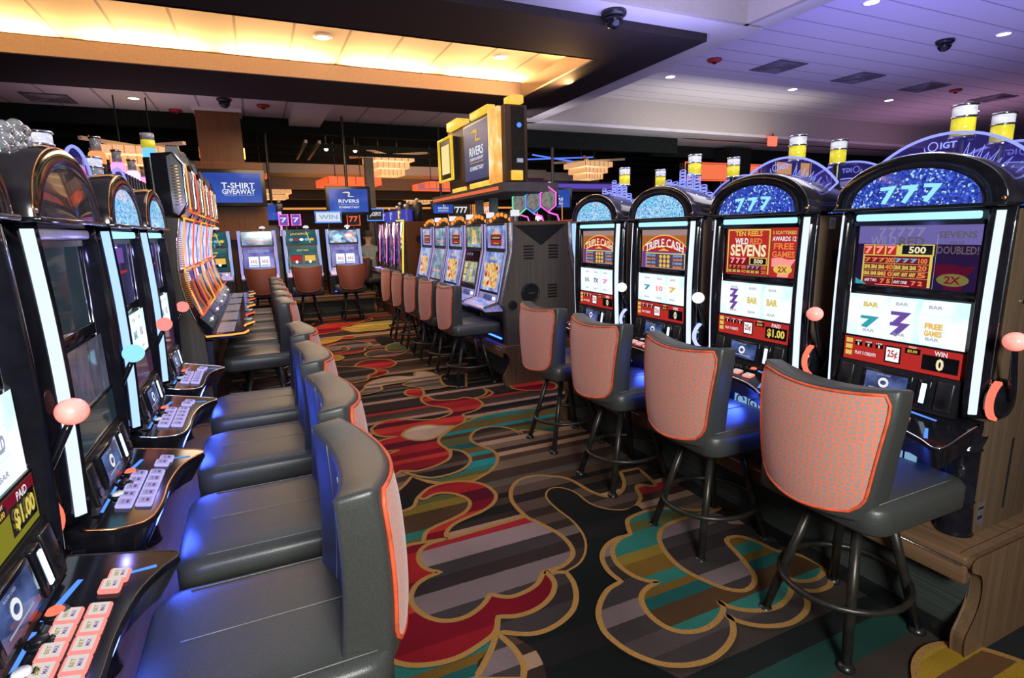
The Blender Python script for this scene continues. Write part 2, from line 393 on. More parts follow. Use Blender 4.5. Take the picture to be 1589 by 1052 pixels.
    ('teal', 1, [(1.781, 2.23, 0), (1.668, 2.208, 0), (1.618, 2.148, 0), (1.586, 2.081, 1), (1.503, 2.064, 0), (1.425, 2.01, 0), (1.378, 1.912, 0), (1.381, 1.813, 0), (1.413, 1.744, 0), (1.459, 1.71, 1), (1.379, 1.694, 0), (1.322, 1.653, 0), (1.291, 1.577, 0), (1.296, 1.489, 0), (1.338, 1.427, 0), (1.418, 1.399, 0), (1.51, 1.413, 0), (1.585, 1.457, 0), (1.595, 1.498, 1), (1.62, 1.439, 0), (1.689, 1.386, 0), (1.783, 1.364, 0), (1.881, 1.389, 0), (1.945, 1.427, 0), (1.981, 1.475, 1), (2.019, 1.433, 0), (2.096, 1.417, 0), (2.171, 1.441, 0), (2.198, 1.484, 0), (2.178, 1.578, 0), (2.117, 1.644, 0), (2.094, 1.747, 0), (2.06, 1.812, 0), (2.003, 1.831, 0), (1.962, 1.804, 0), (1.935, 1.718, 0), (1.903, 1.631, 0), (1.866, 1.555, 0), (1.809, 1.509, 0), (1.739, 1.501, 0), (1.681, 1.551, 0), (1.643, 1.636, 0), (1.618, 1.742, 0), (1.635, 1.868, 0), (1.682, 1.974, 0), (1.748, 2.04, 0), (1.831, 2.071, 0), (1.952, 2.075, 0), (2.131, 2.063, 0), (2.207, 2.084, 1), (2.064, 2.109, 0), (1.967, 2.182, 0), (1.866, 2.222, 0)]),
    ('ochre', 1, [(1.897, 0.901, 1), (1.949, 0.933, 0), (2.003, 0.954, 0), (2.067, 0.966, 0), (2.125, 0.962, 0), (2.174, 0.945, 0), (2.199, 0.92, 0), (2.246, 0.884, 0), (2.276, 0.844, 0), (2.311, 0.778, 0), (2.342, 0.723, 1), (2.219, 0.674, 1), (1.845, 0.857, 1)]),
]
# ------------------------------------------------------------------ shared materials
LEATHER = pbr('dark_leather', (0.046, 0.048, 0.045), 0.38, var=0.18, scale=260, bump=0.25)
STITCH = pbr('stitch_thread', (0.19, 0.185, 0.17), 0.8)
PIPING = pbr('orange_piping', (0.72, 0.1, 0.035), 0.5)
GUNMETAL = pbr('gunmetal_paint', (0.045, 0.04, 0.034), 0.35, 0.6)
BLACK = pbr('black_plastic', (0.012, 0.012, 0.014), 0.3)
GLOSS = pbr('black_gloss', (0.008, 0.008, 0.012), 0.1, spec=0.4)
DOMEP = pbr('dark_plum_gloss', (0.02, 0.016, 0.022), 0.16, coat=0.5)
CHROME = pbr('chrome', (0.75, 0.75, 0.78), 0.12, 1.0, var=0.05)
COPPER = pbr('copper_edge', (0.75, 0.33, 0.12), 0.2, 1.0, var=0.05)
SILVER = pbr('silver_paint', (0.32, 0.32, 0.34), 0.35, 0.7)
WALNUT = wood('walnut_side', (0.075, 0.05, 0.032), (0.14, 0.09, 0.057))
WALNUT_H = wood('walnut_top', (0.1, 0.055, 0.028), (0.18, 0.1, 0.055), 'Y')
WALNUT_E = wood('walnut_end', (0.1, 0.056, 0.03), (0.165, 0.095, 0.052), 'Z')
OAKP = wood('brown_panel', (0.085, 0.034, 0.012), (0.15, 0.062, 0.023))
GREYW = wood('grey_wood_side', (0.07, 0.06, 0.048), (0.12, 0.1, 0.078))
WHITE = pbr('white_plastic', (0.75, 0.75, 0.78), 0.4)
NAVY = pbr('navy_panel', (0.006, 0.016, 0.05), 0.25)
TUBE_L = glow('tube_light', (0.46, 0.52, 0.62), 1.9)
TUBE_B = glow('tube_light_blue', (0.27, 0.42, 0.85), 2.0)
BAR_L = glow('bar_light', (0.42, 0.86, 1.0), 1.25)
BLUE_LED = glow('blue_led', (0.02, 0.08, 1.0), 9.0)
BLUE_ST = glow('blue_strip', (0.1, 0.3, 1.0), 1.2)
VIOLET = glow('violet_edge', (0.28, 0.32, 1.0), 1.35)
W_LED = glow('white_led', (0.6, 0.8, 1.0), 2.0)
RED_G = glow('red_glow', (1.0, 0.16, 0.1), 1.5)
PINK_G = glow('pink_glow', (1.0, 0.3, 0.27), 1.1)
LAV_G = glow('lavender_glow', (0.55, 0.5, 1.0), 1.0)
ORANGE_N = glow('orange_neon', (1.0, 0.42, 0.08), 1.3)
RED_N = glow('red_neon', (1.0, 0.13, 0.06), 1.1)
YELLOW_N = glow('yellow_neon', (1.0, 0.75, 0.1), 1.1)
MAG_N = glow('magenta_neon', (1.0, 0.15, 0.7), 1.2)
WHITE_E = glow('white_letter', (0.9, 0.9, 0.95), 0.95)
CREAM_E = glow('cream_letter', (1.0, 0.85, 0.55), 0.9)
GOLD_E = glow('gold_letter', (1.0, 0.6, 0.1), 0.85)
YEL_E = glow('yellow_letter', (0.95, 0.75, 0.15), 0.75)
RED_E = glow('red_panel_lit', (0.62, 0.035, 0.03), 0.75)
DRED_E = glow('dark_red_lit', (0.25, 0.012, 0.03), 0.7)
ORG_E = glow('orange_letter', (1.0, 0.28, 0.08), 0.8)
BLU_E = glow('blue_letter', (0.25, 0.55, 0.9), 0.8)
PUR_E = glow('purple_lit', (0.18, 0.06, 0.4), 0.8)
BLK_E = pbr('screen_black', (0.006, 0.006, 0.008), 0.1)
TEAL_E = glow('teal_sym', (0.05, 0.45, 0.55), 0.8)
VIO_E = glow('violet_sym', (0.2, 0.1, 0.45), 0.8)
GREY_E = glow('grey_sym', (0.45, 0.5, 0.62), 0.8)
DIM_E = glow('dim_letter', (0.2, 0.16, 0.2), 0.6)
REEL_E = screen_mat('reel_screen_lit', [(0.3, (0.35, 0.8, 0.98)), (0.5, (0.72, 0.94, 1.0)), (0.6, (0.95, 0.98, 1.0))], 5.0, 1.15)
REEL_W = glow('reel_white', (0.92, 0.96, 1.0), 1.05)
REEL_OFF = screen_mat('reel_dim', [(0.3, (0.02, 0.03, 0.05)), (0.7, (0.16, 0.17, 0.27))], 5.0, 0.55, 0.06)
DARK_S = screen_mat('dark_glass', [(0.3, (0.01, 0.022, 0.03)), (0.7, (0.03, 0.045, 0.055))], 4.0, 0.9, 0.04)
LCD = screen_mat('small_lcd', [(0.35, (0.015, 0.03, 0.11)), (0.65, (0.1, 0.16, 0.42))], 14.0, 0.9)
DOME_BLUE = screen_mat('dome_blue_sparkle', [(0.0, (0.008, 0.015, 0.2)), (0.6, (0.03, 0.07, 0.55)), (0.84, (0.07, 0.16, 0.8)), (0.95, (0.5, 0.8, 1.0))], 150.0, 0.95, 0.05, 'voronoi')
DOME_CYAN = screen_mat('dome_cyan_sparkle', [(0.0, (0.05, 0.15, 0.6)), (0.4, (0.1, 0.55, 0.85)), (0.8, (0.45, 0.85, 1.0)), (0.95, (0.9, 0.7, 0.95))], 150.0, 0.95, 0.05, 'voronoi')
DOME_DARK = screen_mat('dome_dark', [(0.3, (0.01, 0.012, 0.02)), (0.7, (0.05, 0.045, 0.05))], 8.0, 0.8, 0.05)
ACR_V = acrylic('acrylic_violet', (0.08, 0.06, 0.55), 0.5, 0.72)
ACR_C = pbr('crystal_glass', (0.5, 0.5, 0.53), 0.06, 0.55, spec=0.9)
CANDLE_Y = pbr('candle_yellow', (0.75, 0.66, 0.05), 0.25, emit=(0.75, 0.62, 0.03), es=0.45)
CANDLE_W = pbr('candle_white', (0.8, 0.8, 0.9), 0.3, emit=(0.7, 0.7, 0.9), es=0.35)
CANDLE_G = pbr('candle_grey_glass', (0.35, 0.34, 0.36), 0.12, spec=0.8)
TV_BLUE = screen_mat('tv_blue', [(0.3, (0.012, 0.045, 0.3)), (0.7, (0.035, 0.11, 0.55))], 1.2, 0.95)

def fabric_mat():
    m, nt, out = new_mat('orange_cell_fabric')
    p = nt.nodes.new('ShaderNodeBsdfPrincipled')
    tc = nt.nodes.new('ShaderNodeTexCoord')
    sx = nd(nt, 'SeparateXYZ'); cx = nd(nt, 'CombineXYZ')
    nt.links.new(tc.outputs['Object'], sx.inputs[0])
    nt.links.new(sx.outputs[0], cx.inputs[0]); nt.links.new(sx.outputs[2], cx.inputs[1])
    mp = nd(nt, 'Mapping')
    mp.inputs['Scale'].default_value = (46, 62, 1)
    nt.links.new(cx.outputs[0], mp.inputs['Vector'])
    v = nd(nt, 'TexVoronoi', Scale=1.0, feature='DISTANCE_TO_EDGE', Randomness=0.65, voronoi_dimensions='2D')
    nt.links.new(mp.outputs['Vector'], v.inputs['Vector'])
    w = nd(nt, 'TexWave', Scale=1.3, Distortion=0.6, bands_direction='Z')
    mp2 = nd(nt, 'Mapping')
    mp2.inputs['Scale'].default_value = (40, 8, 130)
    nt.links.new(tc.outputs['Object'], mp2.inputs['Vector'])
    nt.links.new(mp2.outputs['Vector'], w.inputs['Vector'])
    cell = ramp(nt, w.outputs['Fac'], [(0.3, (0.2, 0.14, 0.13)), (0.6, (0.55, 0.39, 0.36))])
    edge = ramp(nt, v.outputs['Distance'], [(0.1, (1, 1, 1)), (0.15, (0, 0, 0))])
    mx = nd(nt, 'Mix', data_type='RGBA')
    nt.links.new(edge, mx.inputs[0])
    nt.links.new(cell, mx.inputs[6])
    mx.inputs[7].default_value = (0.85, 0.2, 0.1, 1)
    nt.links.new(mx.outputs[2], p.inputs['Base Color'])
    p.inputs['Roughness'].default_value = 0.65
    p.inputs['Sheen Weight'].default_value = 0.2
    nt.links.new(p.outputs['BSDF'], out.inputs['Surface'])
    return m
FABRIC = fabric_mat()
RUST = pbr('rust_leather', (0.2, 0.055, 0.035), 0.5, var=0.15, scale=120)

# ------------------------------------------------------------------ floor (patterned carpet)
def stripes(name, stops, scale, seed):
    m, nt, out = new_mat(name)
    p = nt.nodes.new('ShaderNodeBsdfPrincipled')
    tc = nt.nodes.new('ShaderNodeTexCoord')
    sp = nd(nt, 'SeparateXYZ')
    nt.links.new(tc.outputs['Object'], sp.inputs[0])
    nz = nd(nt, 'TexNoise', Scale=90.0, Detail=2.0)
    nt.links.new(tc.outputs['Object'], nz.inputs['Vector'])
    a = nd(nt, 'Math', operation='MULTIPLY_ADD')
    nt.links.new(nz.outputs['Fac'], a.inputs[0]); a.inputs[1].default_value = 0.008
    nt.links.new(sp.outputs[1], a.inputs[2])
    b = nd(nt, 'Math', operation='ADD')
    nt.links.new(a.outputs[0], b.inputs[0]); b.inputs[1].default_value = seed
    v = nd(nt, 'TexVoronoi', Scale=scale, voronoi_dimensions='1D')
    nt.links.new(b.outputs[0], v.inputs['W'])
    s2 = nd(nt, 'SeparateColor')
    nt.links.new(v.outputs['Color'], s2.inputs[0])
    c = ramp(nt, s2.outputs[0], stops, 'CONSTANT')
    # pile mottling and soft broad fading along the stripes
    n2 = nd(nt, 'TexNoise', Scale=450.0, Detail=2.0)
    nt.links.new(tc.outputs['Object'], n2.inputs['Vector'])
    f = ramp(nt, n2.outputs['Fac'], [(0.25, (0.62,) * 3), (0.75, (1.2,) * 3)])
    n3 = nd(nt, 'TexNoise', Scale=2.2, Detail=2.0)
    nt.links.new(tc.outputs['Object'], n3.inputs['Vector'])
    f3 = ramp(nt, n3.outputs['Fac'], [(0.3, (0.75,) * 3), (0.7, (1.15,) * 3)])
    mx = nd(nt, 'Mix', data_type='RGBA', blend_type='MULTIPLY')
    mx.inputs[0].default_value = 1.0
    nt.links.new(c, mx.inputs[6]); nt.links.new(f, mx.inputs[7])
    mx2 = nd(nt, 'Mix', data_type='RGBA', blend_type='MULTIPLY')
    mx2.inputs[0].default_value = 1.0
    nt.links.new(mx.outputs[2], mx2.inputs[6]); nt.links.new(f3, mx2.inputs[7])
    nt.links.new(mx2.outputs[2], p.inputs['Base Color'])
    p.inputs['Roughness'].default_value = 0.95
    p.inputs['Specular IOR Level'].default_value = 0.1
    bp = nd(nt, 'Bump', Strength=0.5, Distance=0.004)
    nt.links.new(n2.outputs['Fac'], bp.inputs['Height'])
    nt.links.new(bp.outputs['Normal'], p.inputs['Normal'])
    nt.links.new(p.outputs['BSDF'], out.inputs['Surface'])
    return m
CM = {
    'base': stripes('carpet_base', [(0, (0.03, 0.018, 0.014)), (.2, (0.07, 0.038, 0.026)), (.36, (0.012, 0.01, 0.01)), (.5, (0.16, 0.1, 0.07)), (.62, (0.05, 0.028, 0.02)), (.74, (0.34, 0.2, 0.13)), (.84, (0.09, 0.07, 0.055)), (.95, (0.3, 0.02, 0.02))], 14, 3.1),
    'brown': stripes('carpet_brown', [(0, (0.035, 0.022, 0.018)), (.3, (0.09, 0.055, 0.04)), (.55, (0.02, 0.013, 0.012)), (.75, (0.14, 0.1, 0.085)), (.92, (0.35, 0.17, 0.12))], 11, 1.7),
    'mauve': stripes('carpet_mauve', [(0, (0.045, 0.034, 0.034)), (.25, (0.17, 0.12, 0.125)), (.42, (0.07, 0.052, 0.05)), (.62, (0.26, 0.175, 0.175)), (.75, (0.03, 0.02, 0.02)), (.88, (0.3, 0.015, 0.025))], 10, 8.4),
    'red': stripes('carpet_red', [(0, (0.16, 0.004, 0.012)), (.3, (0.3, 0.012, 0.014)), (.6, (0.075, 0.004, 0.012)), (.72, (0.42, 0.03, 0.02)), (.9, (0.23, 0.008, 0.014))], 9, 5.2),
    'teal': stripes('carpet_teal', [(0, (0.025, 0.14, 0.115)), (.22, (0.15, 0.08, 0.015)), (.4, (0.015, 0.2, 0.2)), (.55, (0.07, 0.035, 0.015)), (.7, (0.09, 0.09, 0.03)), (.85, (0.012, 0.08, 0.075)), (.93, (0.2, 0.13, 0.02))], 13, 2.9),
    'beige': stripes('carpet_beige', [(0, (0.4, 0.27, 0.18)), (.35, (0.16, 0.12, 0.09)), (.6, (0.5, 0.36, 0.26)), (.8, (0.09, 0.06, 0.045))], 12, 4.4),
    'ochre': stripes('carpet_ochre', [(0, (0.36, 0.2, 0.02)), (.3, (0.42, 0.28, 0.04)), (.55, (0.2, 0.2, 0.08)), (.75, (0.13, 0.06, 0.025)), (.85, (0.4, 0.22, 0.03))], 12, 7.7),
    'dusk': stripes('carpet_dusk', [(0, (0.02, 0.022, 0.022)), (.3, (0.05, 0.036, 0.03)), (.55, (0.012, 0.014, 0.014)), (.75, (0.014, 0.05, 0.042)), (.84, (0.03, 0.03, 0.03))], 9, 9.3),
    'black': stripes('carpet_black', [(0, (0.006, 0.008, 0.008)), (.5, (0.011, 0.01, 0.01)), (.8, (0.018, 0.008, 0.008))], 8, 6.6),
}
GOLDC = pbr('carpet_gold_outline', (0.3, 0.155, 0.045), 0.95, var=0.35, scale=250, bump=0.3, spec=0.1)

def smooth_loop(pts):
    cusps = [i for i, p in enumerate(pts) if p[2]]
    if not cusps:
        return [(p.x, p.y) for p in catmull([(a, b, 0) for a, b, _ in pts], 5, True)]
    k = cusps[0]; pts = pts[k:] + pts[:k] + [pts[k]]
    out = []; seg = [pts[0]]
    for p in pts[1:]:
        seg.append(p)
        if p[2]:
            if len(seg) > 2:
                out += [(q.x, q.y) for q in catmull([(a, b, 0) for a, b, _ in seg], 5)][:-1]
            else:
                out.append((seg[0][0], seg[0][1]))
            seg = [p]
    return out

def build_floor():
    from mathutils.geometry import tessellate_polygon
    fl = MB()
    fl.poly([(-12, -6, 0), (26, -6, 0), (26, 24, 0), (-12, 24, 0)], CM['base'])
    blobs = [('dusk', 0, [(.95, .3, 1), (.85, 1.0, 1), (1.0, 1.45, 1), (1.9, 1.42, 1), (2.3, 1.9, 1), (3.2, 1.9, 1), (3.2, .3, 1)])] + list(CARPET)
    # the pattern repeats down the aisles
    for dx, dy, ids in ((2.0, 5.2, (6, 9, 10)), (-2.6, 0.6, (4, 9, 31)), (1.1, 6.6, (31, 33)), (3.6, 2.4, (9, 33, 31)), (-0.2, 4.2, (15, 18))):
        for i in ids:
            if i - 1 < len(CARPET):
                st, ln, p = CARPET[i - 1]
                blobs.append((st, ln, [(x + dx, y + dy, k) for x, y, k in p]))
    z = 0.0003
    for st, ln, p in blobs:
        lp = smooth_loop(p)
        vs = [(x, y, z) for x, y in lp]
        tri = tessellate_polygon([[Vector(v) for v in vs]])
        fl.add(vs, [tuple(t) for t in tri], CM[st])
        if ln:
            n = len(lp); w = 0.012; zz = z + 0.0002
            ring = []
            for i in range(n):
                a = Vector((*lp[i - 1], 0)); b = Vector((*lp[i], 0)); c = Vector((*lp[(i + 1) % n], 0))
                t = (c - a); t = t.normalized() if t.length > 1e-6 else Vector((1, 0, 0))
                nn = Vector((-t.y, t.x, 0))
                ring.append([(b.x + nn.x * w, b.y + nn.y * w, zz), (b.x - nn.x * w, b.y - nn.y * w, zz)])
            ring.append(ring[0])
            fl.loft(ring, GOLDC, False, False, False)
        z += 0.0004
    o = fl.build('floor', recalc=False)
    me = o.data
    bm = bmesh.new(); bm.from_mesh(me)
    for f in bm.faces:
        f.normal_update()
        if f.normal.z < 0: f.normal_flip()
    bm.to_mesh(me); bm.free()
    return struct(o)
build_floor()

# ------------------------------------------------------------------ stools
def back_y(u, v):
    return -0.30 + 0.07 * u * u - 0.012 * math.sin(PI * v) + 0.015 * v
def back_w(v):
    return 0.197 + 0.056 * min(1, v * 1.25) ** 0.8
def back_z(u, v):
    return 0.575 + v * (0.45 + 0.022 * u * u)

def make_stool(label, panel=None, group=None):
    t = thing('bar_stool', label, 'stool', group=group)
    # seat
    s = MB()
    def outline(ins, z):
        pts = []
        hw, y0, y1, r = 0.25 - ins, -0.24 + ins, 0.285 - ins, 0.07
        for cx, cy, a0 in ((hw - r, y1 - r, 0), (-hw + r, y1 - r, 90), (-hw + r * .9 + .01, y0 + r, 180), (hw - r * .9 - .01, y0 + r, 270)):
            for k in range(7):
                a = math.radians(a0 + k * 15)
                pts.append((cx + r * math.cos(a), cy + r * math.sin(a), z))
        return pts
    s.loft([outline(.012, .535), outline(0, .548), outline(0, .622), outline(.008, .636), outline(.03, .645), outline(.09, .651), outline(.16, .653)], LEATHER)
    for x in (-0.215, 0.0, 0.215):
        s.tube([(x, -0.2 + 0.05 * k, 0.6468 + (0.0068 if x == 0 else 0.0)) for k in range(9)], 0.0014, STITCH, 5)
    s.build('seat', t)
    # backrest shell
    b = MB(); nu, nv = 12, 12
    bm = bmesh.new()
    F = [[None] * (nv + 1) for _ in range(nu + 1)]; Rr = [[None] * (nv + 1) for _ in range(nu + 1)]
    for i in range(nu + 1):
        u = -1 + 2 * i / nu
        for j in range(nv + 1):
            v = j / nv; w = back_w(v)
            th = 0.116 - 0.03 * v + 0.034 * (1 - u * u)
            Rr[i][j] = bm.verts.new((u * w, back_y(u, v), back_z(u, v)))
            F[i][j] = bm.verts.new((u * w * 0.97, back_y(u, v) + th, back_z(u, v) - 0.012 * (1 if j == nv else 0)))
    for i in range(nu):
        for j in range(nv):
            bm.faces.new((Rr[i][j], Rr[i + 1][j], Rr[i + 1][j + 1], Rr[i][j + 1]))
            bm.faces.new((F[i][j], F[i][j + 1], F[i + 1][j + 1], F[i + 1][j]))
    for i in range(nu):
        for j in (0, nv):
            bm.faces.new((Rr[i][j], Rr[i + 1][j], F[i + 1][j], F[i][j]))
    for j in range(nv):
        for i in (0, nu):
            bm.faces.new((Rr[i][j], Rr[i][j + 1], F[i][j + 1], F[i][j]))
    bmesh.ops.recalc_face_normals(bm, faces=bm.faces[:])
    es = [e for e in bm.edges if e.calc_face_angle(0) > 0.8]
    bmesh.ops.bevel(bm, geom=es, offset=0.014, segments=3, profile=0.5, affect='EDGES')
    b.from_bm(bm, LEATHER, True)
    def front(u, v, d=0.0):
        th = 0.116 - 0.03 * v + 0.034 * (1 - u * u)
        return (u * back_w(v) * 0.97, back_y(u, v) + th + d, back_z(u, v))
    for u in (-0.42, 0.42):
        b.tube([front(u, 0.12 + 0.86 * k / 12, 0.0005) for k in range(13)], 0.0014, STITCH, 5)
    for u in (-0.93, 0.93):
        b.tube([front(u, 0.1 + 0.86 * k / 12, -0.001) for k in range(13)], 0.0014, STITCH, 5)
    b.build('backrest', t)
    # woven rear panel with orange piping
    p = MB(); nu, nv = 14, 14
    def lim(v):
        if v < 0.2: return 0.93 - 0.16 * ((0.2 - v) / 0.2) ** 2.6
        if v > 0.9: return 0.93 - 0.06 * ((v - 0.9) / 0.1) ** 2
        return 0.93
    def pp(u, v, off):
        vv = 0.035 + 0.93 * v + 0.05 * (u * u) * (1 - v) ** 3
        uu = u * lim(v)
        return (uu * back_w(vv), back_y(uu, vv) - off, back_z(uu, vv))
    g = [[pp(-1 + 2 * i / nu, j / nv, 0.005 + 0.006 * (1 - (-1 + 2 * i / nu) ** 6) * (1 - (2 * j / nv - 1) ** 6)) for i in range(nu + 1)] for j in range(nv + 1)]
    p.loft(g, panel or FABRIC, False, False, True)
    po = p.build('back_panel', t)
    q = MB()
    loop = [pp(-1 + 2 * i / nu, 0, .004) for i in range(nu)] + [pp(1, j / nv, .004) for j in range(nv)] + [pp(1 - 2 * i / nu, 1, .004) for i in range(nu)] + [pp(-1, 1 - j / nv, .004) for j in range(nv)]
    q.tube(loop, 0.0055, panel or PIPING, 6, True)
    q.build('piping', t)
    # base
    w = MB()
    w.cyl((0, 0, 0.522), 0.14, 0.022, BLACK); w.cyl((0, 0, 0.502), 0.11, 0.03, GUNMETAL)
    w.build('swivel_plate', t)
    for sx in (-1, 1):
        for sy in (-1, 1):
            l = MB()
            l.tube([(sx * .085, sy * .085, .51), (sx * .17, sy * .205, .02)], 0.0175, GUNMETAL, 10)
            l.lathe([(.03, 0.0), (.03, .008), (.02, .022)], BLACK, 14, Matrix.Translation((sx * .172, sy * .208, 0)))
            l.build('leg', t)
    r = MB()
    r.tube([(.215 * math.cos(a * PI / 16), .235 * math.sin(a * PI / 16), .2) for a in range(32)], 0.0125, GUNMETAL, 8, True)
    r.build('foot_ring', t)
    return t

POS_R, POS_L = -PI / 2, PI / 2     # facing +X, facing -X
GR = 'stools along the right row of slot machines'
st0 = make_stool('orange-backed leather stool nearest on the right, in front of the closest machine', group=GR)
st0.location = (1.95, 1.215, 0); st0.rotation_euler = (0, 0, POS_R)
STOOL = st0
for k, lb in enumerate(['second orange-backed stool from the front in the right row',
                        'third orange-backed stool from the front in the right row',
                        'orange-backed stool at the far end of the four on the right platform']):
    dup(STOOL, (1.955, 1.93 + 0.725 * k, 0), POS_R + (0.0, 0.03, 0.05)[k], lb, GR)
GL = 'dark leather stools along the near left row'
for k, lb in enumerate(['dark leather stool closest to the camera at bottom left',
                        'second dark leather stool from the camera in the left row',
                        'third dark leather stool from the camera in the left row',
                        'fourth dark leather stool in the left row, just before the tall neon machines']):
    dup(STOOL, ((-0.05, -0.025, -0.03, -0.03)[k], (1.305, 1.9, 2.59, 3.29)[k], 0), POS_L, lb, GL)
GT = 'dark stools at the tall neon-edged machines'
for k, lb in enumerate(['nearest stool at the tall orange-neon machines', 'second stool at the tall orange-neon machines',
                        'third stool at the tall orange-neon machines', 'fourth stool at the tall orange-neon machines',
                        'farthest stool at the tall orange-neon machines']):
    dup(STOOL, (-0.05, 4.83 + 0.66 * k, 0), POS_L, lb, GT)
GM = 'orange-backed stools at the middle video machine bank'
for k, lb in enumerate(['nearest orange-backed stool at the middle bank of purple-lit machines', 'second stool at the middle bank of purple-lit machines',
                        'third stool at the middle bank of purple-lit machines', 'fourth stool at the middle bank of purple-lit machines',
                        'farthest stool at the middle bank of purple-lit machines']):
    dup(STOOL, (1.9, 5.28 + 0.69 * k, 0), POS_R, lb, GM)
GF = 'rust-backed stools at the far row'
st1 = make_stool('rust-backed stool at the left of the three far machines', RUST, GF)
st1.location = (0.0, 10.35, 0)
for x, lb in ((0.735, 'rust-backed stool at the centre of the three far machines'), (1.47, 'rust-backed stool at the right of the three far machines')):
    dup(st1, (x, 10.35, 0), 0, lb, GF)
for x, y, lb in ((2.14, 11.95, 'rust-backed stool in the distant aisle, nearer of the pair'), (2.24, 12.68, 'rust-backed stool in the distant aisle, farther of the pair')):
    dup(st1, (x, y, 0), -PI / 3, lb, 'stools in the distant aisle')
# ------------------------------------------------------------------ reel slot machines
def panel(mb, x0, x1, z0, z1, y, m):
    mb.poly([(x0, y, z0), (x1, y, z0), (x1, y, z1), (x0, y, z1)], m)

